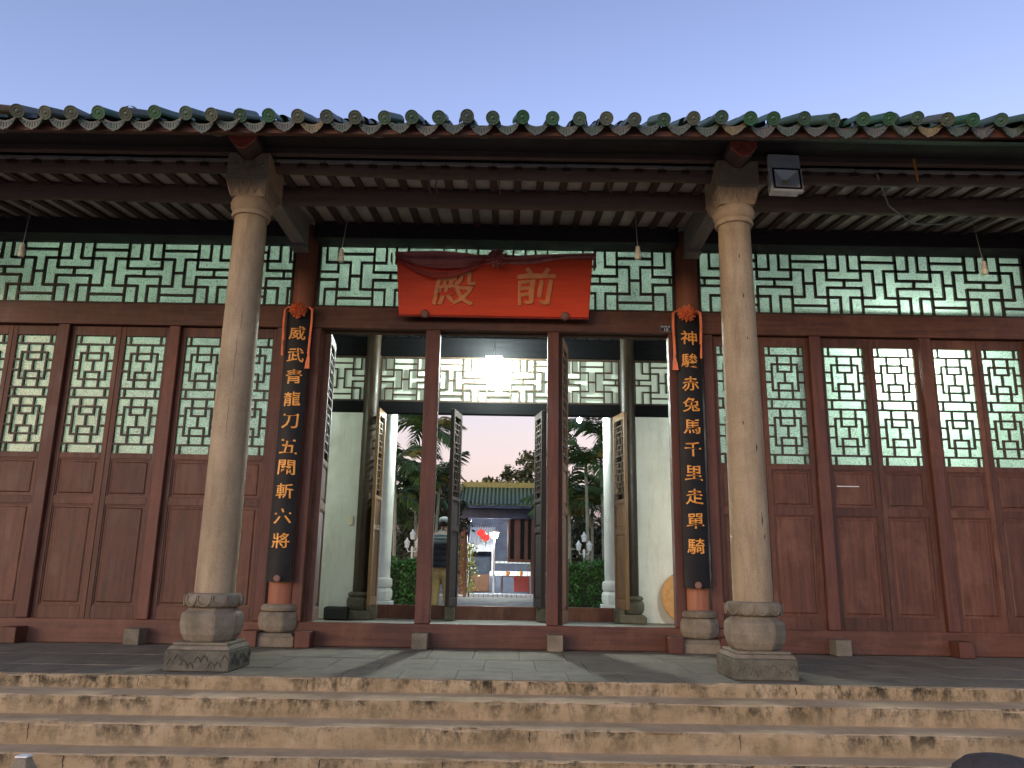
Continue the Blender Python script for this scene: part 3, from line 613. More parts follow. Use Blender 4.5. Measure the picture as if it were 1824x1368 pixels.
# --- inside floor, side walls, ceiling
MB().box(-6.3, 6.3, 0.05, 8.2, -0.9, -0.005).build('inner_floor', M['inner_floor'], hall)
for s in (-1, 1):
    MB().box(s * 6.32 - 0.1, s * 6.32 + 0.1, -0.1, YB + 0.1, 0.0, 5.2).build('end_wall', M['plaster'], hall)
MB().box(-6.2, 6.2, 0.12, 5.2, 4.74, 4.77).build('inner_ceiling', M['beam_black'], hall)
raf = MB().box(-0.04, 0.04, 0.12, 5.1, 4.64, 4.738).mesh('inner_rafter', M['beam_black'])
for k in range(-14, 15): link('inner_rafter', raf, hall, (k * 0.212 + 0.05, 0, 0))
MB().tube([(-6.2, 2.3, 4.52), (6.2, 2.3, 4.52)], 0.11, 14).build('inner_purlin', M['beam_black'], hall, smooth=True)

# --- porch ceiling: boards, rafters, purlins, eave beam, fascia
def zc(y): return 4.46 + 0.132 * y + 0.01
ya, yb_ = -1.96, 0.0
rf = MB(); w = 0.034; rf.add([(-w, ya, zc(ya) - 0.03), (w, ya, zc(ya) - 0.03), (w, yb_, zc(yb_) - 0.03), (-w, yb_, zc(yb_) - 0.03), (-w, ya, zc(ya)), (w, ya, zc(ya)), (w, yb_, zc(yb_)), (-w, yb_, zc(yb_))],
       [(0, 3, 2, 1), (4, 5, 6, 7), (0, 1, 5, 4), (1, 2, 6, 5), (2, 3, 7, 6), (3, 0, 4, 7)])
rmesh = rf.mesh('rafter', M['rafter'])
PITCH = 0.2115
bd = MB(); w2 = PITCH / 2 - 0.003
bd.add([(-w2, ya, zc(ya) + 0.004), (w2, ya, zc(ya) + 0.004), (w2, yb_, zc(yb_) + 0.004), (-w2, yb_, zc(yb_) + 0.004), (-w2, ya, zc(ya) + 0.03), (w2, ya, zc(ya) + 0.03), (w2, yb_, zc(yb_) + 0.03), (-w2, yb_, zc(yb_) + 0.03)],
       [(0, 3, 2, 1), (4, 5, 6, 7), (0, 1, 5, 4), (1, 2, 6, 5), (2, 3, 7, 6), (3, 0, 4, 7)])
bmesh_ = bd.mesh('ceiling_board', M['board'])
for k in range(-28, 29):
    link('rafter', rmesh, hall, (k * PITCH + random.uniform(-0.008, 0.008), 0, random.uniform(-0.004, 0.004)))
    link('ceiling_board', bmesh_, hall, ((k + 0.5) * PITCH, 0, random.uniform(0, 0.006)))
for y, z, r in ((-1.28, 4.245, 0.10), (-1.86, 4.225, 0.08)):
    pts = [(-6.3 + 0.7 * k, y + random.uniform(-0.01, 0.01), z + random.uniform(-0.012, 0.012)) for k in range(19)]
    MB().tube(pts, [r * random.uniform(0.95, 1.06) for _ in pts], 16).build('purlin', M['beam'], hall, smooth=True)
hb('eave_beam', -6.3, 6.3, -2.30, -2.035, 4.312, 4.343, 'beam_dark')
hb('eave_rail', -6.3, 6.3, -2.03, -1.97, 4.262, 4.36, 'beam')
fb = MB()
for k in range(43):
    x = -6.3 + 0.3 * k; e = 0.0095 * x + 0.0011 * x * x
    fb.v += [(x, -2.865, 3.985 + e), (x, -2.825, 3.985 + e), (x, -2.825, 4.06 + e), (x, -2.865, 4.06 + e)]
    if k: a = 4 * (k - 1); fb.f += [(a, a + 4, a + 7, a + 3), (a + 1, a + 2, a + 6, a + 5), (a, a + 1, a + 5, a + 4), (a + 3, a + 7, a + 6, a + 2)]
fb.build('fascia_board', M['fascia'], hall)
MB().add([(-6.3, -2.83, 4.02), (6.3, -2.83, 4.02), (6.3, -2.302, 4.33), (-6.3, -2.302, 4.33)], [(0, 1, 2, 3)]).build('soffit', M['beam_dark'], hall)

# --- roof: each eave tile its own piece, the courses above joined
SL = math.radians(26)
roof = MB()
def rz(y): return 4.055 + (y + 2.90) * math.tan(SL) if y < 2.3 else 4.055 + 5.2 * math.tan(SL) - (y - 2.3) * math.tan(SL)
for (y0, y1) in ((-2.84, 2.3), (2.3, 5.66), (5.74, 7.6)):
    roof.add([(-6.6, y0, rz(y0) - 0.05), (6.6, y0, rz(y0) - 0.05), (6.6, y1, rz(y1) - 0.05), (-6.6, y1, rz(y1) - 0.05)], [(0, 1, 2, 3)])
    roof.add([(-6.6, y0, rz(y0) - 0.004), (6.6, y0, rz(y0) - 0.004), (6.6, y1, rz(y1)), (-6.6, y1, rz(y1))], [(0, 1, 2, 3)])
x = -6.5
while x < 6.5:
    w = random.uniform(0.1, 0.9)
    if random.random() < 0.72: roof.box(x, x + w, 5.64, 5.76, rz(5.7) - 0.06, rz(5.7) - 0.02)
    x += w + random.uniform(0.02, 0.1)
for s in (-1, 1):
    roof.add([(s * 6.3, -2.84, rz(-2.84) - 0.05), (s * 6.3, 2.3, rz(2.3) - 0.05), (s * 6.3, 7.6, rz(7.6) - 0.05), (s * 6.3, 7.6, 4.0), (s * 6.3, -2.84, 4.0)], [(0, 1, 2, 3, 4)])
RO = roof.build('roof', M['pan'], hall)
MB().tube([(-6.7, 2.3, rz(2.3) + 0.12), (6.7, 2.3, rz(2.3) + 0.12)], 0.14, 10).build('ridge', M['pan'], RO, smooth=True)
def ez(x): return 0.0095 * x + 0.0011 * x * x
def half_tube(L, r, lift=0.0, th=0.014):
    b = MB(); n = 12
    for rr_, flip in ((r, False), (r - th, True)):
        base = len(b.v)
        for j in (0, 1):
            for k in range(n + 1):
                a = PI * (-0.12 + 1.24 * k / n); b.v.append((rr_ * math.cos(a), j * L, rr_ * math.sin(a) + lift))
        for k in range(n):
            q = (base + k, base + k + 1, base + n + 2 + k, base + n + 1 + k); b.f.append(tuple(reversed(q)) if flip else q)
    return b
def cap_tile():
    b = half_tube(0.34, 0.049)
    # round end with rings and a boss
    prof = [(0.052, 0.0), (0.052, 0.014), (0.045, 0.014), (0.042, 0.010), (0.034, 0.010), (0.032, 0.013), (0.027, 0.013), (0.024, 0.009), (0.016, 0.009), (0.011, 0.014), (0.003, 0.015)]
    t = MB().lathe(prof, 22, caps=True)
    t.v = [(x, -z + 0.004, y) for x, y, z in t.v]; b.merge(t)
    return b
def drip_tile(rs):
    b = MB(); n = 10; r = 0.112; W_ = 0.1
    for j, (y, dz) in enumerate(((0, 0), (0.3, 0))):
        for k in range(n + 1):
            u = -1 + 2 * k / n; b.v.append((u * W_, y, -0.045 * (1 - u * u)))
        for k in range(n + 1):
            u = -1 + 2 * k / n; b.v.append((u * W_, y, -0.045 * (1 - u * u) - 0.014))
    m = 2 * (n + 1)
    for k in range(n):
        b.f.append((k, k + 1, m + k + 1, m + k)); b.f.append((n + 1 + k, m + n + 1 + k, m + n + 2 + k, n + 2 + k)); b.f.append((k, n + 1 + k, n + 2 + k, k + 1))
    # lobed drip plate
    top = []; bot = []
    for k in range(17):
        u = -1 + k / 8
        zt = -0.03 - 0.018 * (1 - u * u)
        zb_ = zt - 0.062 * (1 - abs(u) ** 2.0) * (1 + 0.04 * math.sin(11 * PI * u)) - (0.008 if abs(u) < 0.08 else 0) - 0.002
        top.append((u * 0.096, zt)); bot.append((u * 0.096, zb_))
    o = len(b.v)
    for (y) in (-0.004, 0.012):
        for (x, z), (x2, z2) in zip(top, bot):
            b.v.append((x, y - 0.0, z)); b.v.append((x2, y - 0.014, z2)); 
    for k in range(16):
        a = o + 2 * k; q = o + 34 + 2 * k
        b.f.append((a, a + 1, a + 3, a + 2)); b.f.append((q, q + 2, q + 3, q + 1)); b.f.append((a + 1, q + 1, q + 3, a + 3)); b.f.append((a, a + 2, q + 2, q))
    # raised fan ribs on the plate
    for k in range(-3, 4):
        u = k / 4; zt = -0.034 - 0.018 * (1 - u * u); zl = zt - 0.045 * (1 - u * u)
        b.tube([(u * 0.088 * 0.8, -0.008, zt - 0.006), (u * 0.088, -0.015, zl)], 0.0035, 4)
    return b
capm = cap_tile().mesh('cap_tile', M['tile'], smooth=True)
cap2 = half_tube(0.34, 0.048).mesh('cap_tile', M['tile'], smooth=True)
dripm = [drip_tile(i).mesh('drip_tile', M['drip'], smooth=True) for i in range(1)]
rest = MB()
for k in range(-30, 31):
    x = k * PITCH + 0.03 + random.uniform(-0.016, 0.016); y0 = -2.955 + random.uniform(-0.035, 0.02)
    dz = random.uniform(-0.010, 0.014)
    sink = -0.02 * (abs(x + 0.3) / 5) ** 2
    o = link('cap_tile', capm, RO, (x, y0, rz(y0) + 0.050 + dz + ez(x))); o.rotation_euler = (SL + random.uniform(-0.09, 0.07), random.uniform(-0.25, 0.25), random.uniform(-0.09, 0.09))
    y1 = y0 + 0.31
    o = link('cap_tile', cap2, RO, (x + random.uniform(-0.006, 0.006), y1, rz(y1) + 0.042 + dz + ez(x))); o.rotation_euler = (SL + random.uniform(-0.02, 0.02), 0, random.uniform(-0.03, 0.03))
    o = link('drip_tile', dripm[0], RO, (x + PITCH / 2 + random.uniform(-0.008, 0.008), -2.93 + random.uniform(-0.015, 0.01), rz(-2.93) + 0.034 + random.uniform(-0.006, 0.006) + ez(x)))
    o.rotation_euler = (SL * 0.6, random.uniform(-0.10, 0.10), random.uniform(-0.09, 0.09))
    for j in range(15):
        t = half_tube(0.33, 0.048); ys = -2.33 + 0.31 * j
        c_, s_ = math.cos(SL), math.sin(SL)
        t.v = [(a + x, ys + b_ * c_ - c * s_, rz(ys) + 0.055 + ez(x) + b_ * s_ + c * c_) for a, b_, c in t.v]
        rest.merge(t)
tag(rest.build('upper_roof_tiles', M['tile'], RO, smooth=True), kind='stuff')
# the slipped, broken tile pieces on the edge at both ends
for x, y, rx, rzz in ((-2.80, -2.80, 0.6, 0.5), (3.02, -2.90, 0.9, -0.6)):
    b = half_tube(0.09, 0.05); o = b.build('broken_tile', M['tile'], RO, (x, y, rz(y) + 0.06), smooth=True); o.rotation_euler = (rx, 0.4, rzz)

# ================================================================== INNER LAMPS (lit in the photograph)
def bulb_lamp(loc, power, label, r=0.05, col=(0.88, 1.0, 0.94), up=0.2):
    L = tag(empty('ceiling_lamp', loc), label, 'lamp')
    MB().lathe([(0.003, -r), (r * 0.7, -r * 0.75), (r, 0), (r * 0.75, r * 0.7), (r * 0.35, r * 1.3)], 16).build('bulb', M['bulb'], L, smooth=True)
    MB().lathe([(0.022, r * 1.3), (0.024, r * 2.2), (0.008, r * 2.5)], 12).tube([(0, 0, r * 2.4), (0, 0, up)], 0.004, 6).build('lamp_holder', M['rubber'], L, smooth=True)
    l = bpy.data.lights.new('ceiling_lamp_light', 'POINT'); l.energy = power; l.color = col; l.shadow_soft_size = r
    o = bpy.data.objects.new('ceiling_lamp_light', l); C.objects.link(o); o.parent = L; o.location = (0, 0, -r - 0.03)
    return L
fp = tag(empty('inner_floodlight', (-0.10, 4.22, 4.075), (math.radians(-18), 0, 0)), 'glaring white floodlight hanging before the inner fretwork behind the middle doorway', 'floodlight')
MB().box(-0.13, 0.13, -0.012, 0.0, -0.085, 0.085).build('lit_panel', M['bulb'], fp, bevel=0.004)
MB().box(-0.145, 0.145, 0.002, 0.05, -0.10, 0.10).build('housing', M['rubber'], fp, bevel=0.008)
MB().tube([(0, 0.03, 0.09), (0, 0.13, 0.5)], 0.012, 8).build('hanger', M['rubber'], fp, smooth=True)
for yy, en in ((-0.30, 9.5), (0.11, 6.5)):
    l = bpy.data.lights.new('inner_floodlight_light', 'POINT'); l.energy = en; l.color = (0.84, 1.0, 0.93); l.shadow_soft_size = 0.08
    o = bpy.data.objects.new('inner_floodlight_light', l); C.objects.link(o); o.parent = fp; o.location = (0, yy, -0.05)
bulb_lamp((4.60, 0.45, 3.08), 6.5, 'bright white lamp glowing through the frosted panes of the right hand doors', r=0.06, up=1.4)
bulb_lamp((-4.3, 2.2, 3.7), 1.6, 'dim greenish lamp lighting the room behind the left hand doors', r=0.05, col=(0.75, 1.0, 0.55), up=0.7)

# ================================================================== SIGNBOARD with its sash
sg = tag(empty('signboard', (0, -0.2, 3.405), (math.radians(14), 0, 0)), 'wide red signboard with two gold characters above the middle doorway', 'signboard')
b = MB().frustum((-1.025, 1.0, -0.03, 0.03), 0.0, (-1.055, 1.03, -0.03, 0.03), 0.645)
b.build('board', M['sign_red'], sg, bevel=0.006)
MB().box(-1.03, 1.005, -0.034, 0.034, -0.018, -0.001).build('bottom_edge', M['sign_edge'], sg, bevel=0.003)
for ch, x, z, w, h in (('殿', -0.445, 0.285, 0.46, 0.36), ('前', 0.415, 0.325, 0.42, 0.40)):
    me = glyph(ch, w, h, 0.012, 0.006, 0.012)
    for v in me.vertices:            # a brush-like slant and swell
        v.co.x += 0.16 * v.co.z * (0.5 + 0.5 * math.sin(7 * v.co.z)) + 0.010 * math.sin(16 * v.co.z + 5 * v.co.x)
        v.co.z += 0.10 * v.co.x * 0.5 + 0.010 * math.sin(13 * v.co.x + 2)
    me.materials.append(M['sign_gold']); link('character', me, sg, (x, -0.030, z))['label'] = 'raised gold character reading ' + ch
for x in (-0.745, 0.745):
    k = MB().lathe([(0.006, 0), (0.042, 0.006), (0.048, 0.025), (0.036, 0.05), (0.02, 0.055)], 8)
    k.v = [(a, -c, b_) for a, b_, c in k.v]
    k.build('support_peg', M['peg'], sg, (x, -0.02, 0.012), smooth=True)
def ribbon(pts, widths, th=0.006, mat=None, fold=3, amp=0.008):
    # a draped strip: pts along, width downwards (z), small lengthwise folds
    b = MB(); rows = []
    for i, (p, w) in enumerate(zip(pts, widths)):
        r = []
        for j in range(9):
            t = j / 8; r.append((p[0], p[1] - amp * math.sin(fold * PI * t + i * 0.15) * (1 if w > 0.02 else 0.4), p[2] - w * t))
        rows.append(r)
    n = len(rows)
    for i in range(n):
        for q in rows[i]: b.v.append(q)
    for i in range(n):
        for q in rows[i]: b.v.append((q[0], q[1] + th, q[2]))
    for i in range(n - 1):
        for j in range(8):
            a = i * 9 + j; b.f.append((a, a + 1, a + 10, a + 9)); c = a + n * 9; b.f.append((c, c + 9, c + 10, c + 1))
    for i in range(n - 1):
        for j in (0, 8):
            a = i * 9 + j; c = a + n * 9; b.f.append((a, a + 9, c + 9, c))
    for i in (0, n - 1):
        for j in range(8):
            a = i * 9 + j; c = a + n * 9; b.f.append((a, a + 1, c + 1, c))
    return b
def rosette(r, seed, depth=0.6):
    b = MB(); rr = random.Random(seed)
    for ring, (n, rad, up) in enumerate(((15, 1.0, 0.12), (13, 0.8, 0.34), (10, 0.55, 0.52), (6, 0.28, 0.62))):
        for k in range(n):
            a = 2 * PI * (k + rr.uniform(-0.25, 0.25)) / n; R_ = r * rad * rr.uniform(0.86, 1.08); wd = r * rr.uniform(0.22, 0.34)
            ca, sa = math.cos(a), math.sin(a); tw = rr.uniform(-0.5, 0.5)
            pts = []
            for t, s_, h in ((0.25, 0.35, 0.0), (0.6, 1.0, 0.25), (0.9, 1.0, 0.4), (1.0, 0.55, 0.25)):
                for q in (-1, 0, 1):
                    rad_ = R_ * t; off = wd * s_ * q * 0.5
                    x = rad_ * ca - off * sa; z = rad_ * sa + off * ca
                    y = -r * (up * depth * 1.4 + h * 0.35 + (0.22 if q == 0 else 0) * s_ + tw * 0.12 * q)
                    pts.append((x, y, z))
            fs = []
            for i in range(3):
                for q in range(2): fs.append((i * 3 + q, i * 3 + q + 1, i * 3 + q + 4, i * 3 + q + 3))
            b.add(pts, fs)
    b.lathe([(0.01, 0), (r * 0.55, 0.0), (r * 0.6, r * 0.2), (r * 0.3, r * 0.42), (0.01, r * 0.45)], 12)
    k = 60
    b.v[-k:] = [(x, -z, y) for x, y, z in b.v[-k:]]
    return b
ss = tag(empty('silk_drape', (0, -0.2, 3.405), (math.radians(14), 0, 0)), 'dull red silk sash with a rosette draped over the top of the signboard', 'sash')
pts = []; ws = []
for i in range(25):
    t = i / 24; x = -1.07 + t * 1.07; pts.append((x, -0.04 - 0.035 * math.sin(PI * t), 0.665 + 0.012 * math.sin(PI * t) - 0.06 * t ** 4)); ws.append(0.045 + 0.155 * math.sin(PI * min(1, t * 1.02)) ** 0.8 * (1 - 0.25 * t))
ribbon(pts, ws, fold=4, amp=0.012).build('left_drape', M['silk_dull'], ss, smooth=True)
lo = []; lw_ = []
for i in range(25):
    t = i / 24; x = -1.06 + t * 1.04; lo.append((x, -0.062 - 0.03 * math.sin(PI * t), 0.63 - 0.185 * math.sin(PI * t ** 0.85) + 0.01 * t)); lw_.append(0.035 + 0.03 * math.sin(PI * t))
ribbon(lo, lw_, fold=2, amp=0.014).build('left_fold', M['silk_red'], ss, smooth=True)
pts = []; ws = []
for i in range(25):
    t = i / 24; x = 0.06 + t * 0.99; pts.append((x, -0.05 - 0.015 * math.sin(PI * t), 0.635 + 0.05 * t)); ws.append(0.075 + 0.02 * math.sin(PI * t * 2) )
ribbon(pts, ws, fold=3, amp=0.01).build('right_drape', M['silk_dull'], ss, smooth=True)
for s, xx, zz in ((-1, -1.075, 0.66), (1, 1.055, 0.67)):
    ribbon([(xx + s * 0.008 * i - 0.02, -0.055 + 0.02 * i, zz - 0.002 * i) for i in range(5)], [0.13 - 0.012 * i + (0.06 if s > 0 else 0) for i in range(5)], fold=3, amp=0.012).build('tail', M['silk_red'], ss, smooth=True)
rosette(0.112, 5, 0.65).build('rosette', M['silk_dull'], ss, (0.01, -0.10, 0.60))

# ================================================================== COUPLET BOARDS
def couplet(x, text, zs, label):
    t = tag(empty('couplet_board', (x, -0.155, 0.62)), label, 'couplet board', 'black couplet boards on the wood columns')
    H = 2.85; hw = 0.128; b = MB(); n = 12
    cur = lambda u: 1.9 * u * u                       # arched face
    vs = []
    for z in (0, H):
        for k in range(n + 1):
            u = -hw + 2 * hw * k / n; vs.append((u, -0.035 + cur(u), z))
        for k in range(n, -1, -1):
            u = -hw + 2 * hw * k / n; vs.append((u, -0.007 + cur(u), z))
    m = 2 * (n + 1); fs = [tuple(range(m - 1, -1, -1)), tuple(range(m, 2 * m))] + [(i, (i + 1) % m, m + (i + 1) % m, m + i) for i in range(m)]
    b.add(vs, fs); b.build('board', M['black'], t, smooth=True)
    for ch, z in zip(text, zs):
        me = glyph(ch, 0.168, 0.150, 0.0035, 0.008)
        for v in me.vertices:
            # brush swell: sweep the lower strokes outwards a little, follow the arched face
            f = v.co.z / 0.075
            v.co.x *= 1.0 + 0.08 * max(0, -f); v.co.z += 0.004 * math.sin(26 * v.co.x + z * 5)
            v.co.y += -0.037 + cur(v.co.x)
        me.materials.append(M['gold'])
        link('character', me, t, (0, 0, z - 0.62))['label'] = 'gold character reading ' + ch
    k = MB().lathe([(0.008, 0), (0.034, 0.004), (0.036, 0.026), (0.028, 0.032), (0.008, 0.034)], 8)
    k.v = [(a, -c, b_) for a, b_, c in k.v]; k.build('knob', M['peg'], t, (0, -0.036, 0.03))
    return t
zL = (3.19, 2.946, 2.71, 2.472, 2.236, 1.969, 1.757, 1.514, 1.263, 1.021)
zR = (3.207, 2.956, 2.703, 2.482, 2.247, 2.014, 1.767, 1.524, 1.279, 1.031)
couplet(-2.10, '威武青龍刀五關斬六將', zL, 'black couplet board with gold characters ending in 六將, on the left wood column')
couplet(2.07, '神駿赤兔馬千里走單騎', zR, 'black couplet board with gold characters ending in 單騎, on the right wood column')
def hanging_rosette(x, z, sides, label, seed):
    t = tag(empty('silk_rosette', (x, -0.20, z)), label, 'rosette', 'orange silk rosettes on the couplet boards')
    rosette(0.10, seed, 0.9).build('flower', M['silk_orange'], t)
    for s, L, wd in sides:
        sp = MB(); xx = s * 0.145
        path = [(s * 0.05, -0.01, 0.02), (s * 0.11, -0.005, 0.035), (xx, 0.0, 0.01), (xx + s * 0.004, 0.0, -0.12), (xx, -0.004, -L * 0.6), (xx - s * 0.006, -0.004, -L)]
        for q in range(3):
            o = (q - 1) * 0.006
            sp.tube([(p[0] + o, p[1] - 0.003 * q, p[2] + o * 0.4) for p in path], [0.006, 0.008, 0.008, 0.007, 0.007, 0.008], 6)
        for q in range(9):
            a = (q - 4) / 4
            sp.tube([(xx + a * 0.004, -0.004, -L + 0.01), (xx + a * wd * 0.7 - s * 0.006, -0.008 + 0.006 * (q % 2), -L - 0.09), (xx + a * wd - s * 0.008, -0.006, -L - 0.16)], [0.004, 0.006, 0.005], 5)
        sp.build('tassel', M['silk_orange'], t, smooth=True)
hanging_rosette(-2.10, 3.435, ((1, 0.48, 0.022), (-1, 0.34, 0.007)), 'orange silk rosette with tassels atop the left couplet board', 21)
hanging_rosette(2.05, 3.465, ((-1, 0.46, 0.028), (1, 0.33, 0.008)), 'orange silk rosette with tassels atop the right couplet board', 22)

# ================================================================== SMALL FITTINGS
pl = tag(empty('number_plate', (1.846, -0.08, 3.335)), 'small navy house number plate reading 10 at the right end of the lintel', 'number plate')
MB().box(-0.066, 0.066, -0.006, 0.003, -0.036, 0.036).build('plate', M['plate_blue'], pl, bevel=0.002)
e = MB(); 
for (x0, x1, z0, z1) in ((-0.064, 0.064, 0.0315, 0.034), (-0.064, 0.064, -0.034, -0.0315), (-0.064, -0.0615, -0.031, 0.031), (0.0615, 0.064, -0.031, 0.031)): e.box(x0, x1, -0.0075, -0.0062, z0, z1)
e.build('border', M['wire'], pl)
me = glyph('10', 0.042, 0.034, 0.001, 0.0); me.materials.append(M['white_paint']); link('number', me, pl, (0.006, -0.007, -0.012))
me = glyph('關帝廟 前', 0.096, 0.015, 0.0008, 0.0); me.materials.append(M['white_paint']); link('street_name', me, pl, (-0.002, -0.007, 0.02))

fl = tag(empty('floodlight', (2.50, -2.12, 4.045), (math.radians(-6), 0, math.radians(3))), 'unlit square floodlight with pale rim hung beside the right stone column', 'floodlight')
f = MB(); f.box(-0.14, 0.14, -0.02, 0.03, 0.088, 0.118); f.box(-0.14, 0.14, -0.02, 0.03, -0.118, -0.088); f.box(-0.14, -0.108, -0.0195, 0.0295, -0.088, 0.088); f.box(0.108, 0.14, -0.0195, 0.0295, -0.088, 0.088); f.build('housing', M['steel'], fl, bevel=0.006)
MB().box(-0.125, 0.125, 0.036, 0.10, -0.10, 0.10).build('heat_sink', M['steel'], fl, bevel=0.006)
g_ = MB()
for (x0, x1, z0, z1) in ((-0.122, 0.122, 0.085, 0.10), (-0.122, 0.122, -0.10, -0.085), (-0.122, -0.106, -0.085, 0.085), (0.106, 0.122, -0.085, 0.085)): g_.box(x0, x1, -0.026, -0.019, z0, z1)
g_.build('gasket', M['rubber'], fl)
for q in ([(-0.106, 0.085), (0.106, 0.085), (0.016, 0.013), (-0.016, 0.013)], [(0.106, -0.085), (-0.106, -0.085), (-0.016, -0.013), (0.016, -0.013)],
          [(-0.106, -0.085), (-0.106, 0.085), (-0.016, 0.013), (-0.016, -0.013)], [(0.106, 0.085), (0.106, -0.085), (0.016, -0.013), (0.016, 0.013)]):
    MB().add([(x, -0.024 if i < 2 else 0.03, z) for i, (x, z) in enumerate(q)], [(0, 3, 2, 1)]).build('reflector', M['mirror'], fl)
MB().box(-0.016, 0.016, 0.022, 0.034, -0.013, 0.013).build('led_chip', M['led'], fl)
for x in (-0.13, 0.13):
    for z in (-0.108, 0.108): MB().lathe([(0.005, 0), (0.005, 0.003)], 6).build('screw', M['rubber'], fl, (x, -0.021, z), rot=(PI / 2, 0, 0))
mb = MB(); mb.box(-0.135, 0.135, -0.012, 0.045, 0.123, 0.25); mb.build('mount_box', M['steel'], fl, bevel=0.006)

def socket(x, y, ztop, zbot, label, lean=0.0, loop=False):
    t = tag(empty('lamp_socket', (x, y, zbot)), label, 'lamp socket', 'empty lamp sockets hanging from the porch ceiling')
    L = ztop - zbot
    w = MB(); w.tube([(0, 0, 0.07), (lean * 0.3, 0, L * 0.3), (lean * 0.8, 0, L * 0.7), (lean, 0, L)], 0.0035, 6)
    if loop: w.tube([(lean, 0, L), (lean + 0.03, -0.01, L + 0.02), (lean + 0.04, 0, L - 0.05), (lean + 0.015, 0.01, L - 0.06), (lean, 0, L + 0.03)], 0.003, 6)
    w.build('wire', M['wire'], t, smooth=True)
    MB().lathe([(0.012, -0.062), (0.026, -0.06), (0.030, -0.04), (0.028, -0.015), (0.020, -0.008), (0.026, 0.0), (0.027, 0.022), (0.021, 0.03), (0.023, 0.045), (0.018, 0.07), (0.006, 0.075)], 16).build('holder', M['ceramic'], t, smooth=True)
socket(-4.50, -1.2, 4.16, 3.66, 'ceramic lamp socket on a wire before the far left fretwork', 0.02)
socket(-1.455, -1.2, 4.30, 3.66, 'ceramic lamp socket hanging just right of the left stone column', 0.05)
socket(1.375, -1.2, 4.30, 3.735, 'ceramic lamp socket on a knotted wire right of the signboard', -0.02, True)
socket(4.68, -1.2, 4.16, 3.64, 'ceramic lamp socket before the far right fretwork at the end of the cable', -0.05)
tag(MB().tube([(3.35, -1.98, 4.19), (3.62, -1.6, 4.08), (3.95, -1.35, 4.02), (4.3, -1.3, 4.04), (4.64, -1.28, 4.14)], 0.007, 6).build('electric_cable', M['wire'], smooth=True), 'thin grey cable sagging under the right porch ceiling', 'cable')
b = MB(); b.tube([(3.545, -2.24, 4.19), (3.55, -2.245, 4.10)], 0.012, 6); b.tube([(3.55, -2.245, 4.11), (3.553, -2.25, 4.02), (3.557, -2.25, 3.98)], [0.012, 0.01, 0.003], 6)
tag(b.build('paper_strip', M['gold'], smooth=True), 'torn orange strip hanging from the right eave beam', 'paper strip')
for x, l, lab in ((-0.55, 0.17, 'leftmost pale string of a close pair hanging over the doorway'), (-0.49, 0.17, 'right string of the close pair hanging over the doorway'), (-0.20, 0.13, 'short pale string hanging just right of the close pair'),
                  (0.06, 0.17, 'single pale string hanging above the rosette of the signboard'), (1.02, 0.14, 'loose pale string hanging beyond the right end of the signboard')):
    tag(MB().tube([(x, -1.90, 4.16), (x - 0.012, -1.965, 4.12 - l * 0.6), (x + 0.006, -1.96, 4.12 - l)], [0.005, 0.007, 0.004], 5).build('string', M['wire'], smooth=True), lab, 'string', 'loose strings under the porch ceiling')

# ================================================================== INSIDE THE HALL
rb = MB().lathe([(0.40, 0), (0.405, 0.012), (0.40, 0.03)], 40); rb.v = [(x, z, y) for x, y, z in rb.v]; rb.f = [tuple(reversed(f)) for f in rb.f]
tag(rb.build('round_board', mat_plain('orange_board', (0.50, 0.25, 0.08), 0.5), None, (2.96, YB - 0.16, 0.40), rot=(math.radians(-8), 0, 0)), 'round orange board leaning on the white wall inside, right of the doorway', 'board')
tag(MB().box(-2.56, -2.22, YB - 0.5, YB - 0.25, 0.0, 0.19).build('black_box', M['rubber'], bevel=0.02), 'small black box on the floor inside by the left column', 'box')
sw = tag(MB().box(-2.345, -2.275, YB - 0.085, YB - 0.061, 1.42, 1.55).build('light_switch', M['ceramic'], bevel=0.006), 'cream light switch on the inner left plaster wall', 'switch')

# ================================================================== REAR PORCH COLUMNS
def rear_col(x):
    sh = MB().lathe([(0.105, 0.6), (0.108, 2.0), (0.103, 4.6)], 28).build('white_column', M['white_col'], hall, (x, 6.35, 0), smooth=True)
    MB().lathe([(0.11, 0.43), (0.14, 0.435), (0.15, 0.47), (0.15, 0.56), (0.135, 0.59), (0.1, 0.6)], 28).build('ring', M['white_col'], sh, smooth=True)
    MB().lathe([(0.12, 0.20), (0.15, 0.215), (0.168, 0.27), (0.168, 0.36), (0.15, 0.41), (0.115, 0.43)], 8, rot=PI / 8).build('drum', M['white_col'], sh, bevel=0.012)
    MB().box(-0.17, 0.17, -0.17, 0.17, 0.0, 0.2).build('plinth', M['white_col'], sh, bevel=0.008)
rear_col(-2.03); rear_col(2.02)
def porch_globe(x, label):
    pg = tag(empty('porch_globe', (x, 6.1, 3.47)), label, 'lamp', 'small globe lamps under the rear porch')
    MB().lathe([(0.004, -0.045), (0.032, -0.032), (0.045, 0), (0.032, 0.032), (0.012, 0.046)], 14).build('globe', M['bulb'], pg, smooth=True)
    MB().tube([(0, 0, 0.04), (0, 0, 0.9)], 0.004, 6).build('wire', M['wire'], pg)
    l = bpy.data.lights.new('porch_globe_light', 'POINT'); l.energy = 1.6; l.color = (0.86, 1.0, 0.92); l.shadow_soft_size = 0.05
    o = bpy.data.objects.new('porch_globe_light', l); C.objects.link(o); o.parent = pg; o.location = (0, 0, -0.08)
porch_globe(1.45, 'tiny lit white globe lamp hanging under the rear porch, right opening')
porch_globe(-1.27, 'added unseen globe lamp lighting the left white column from behind the left middle post')  # added out of sight to brighten the left white column

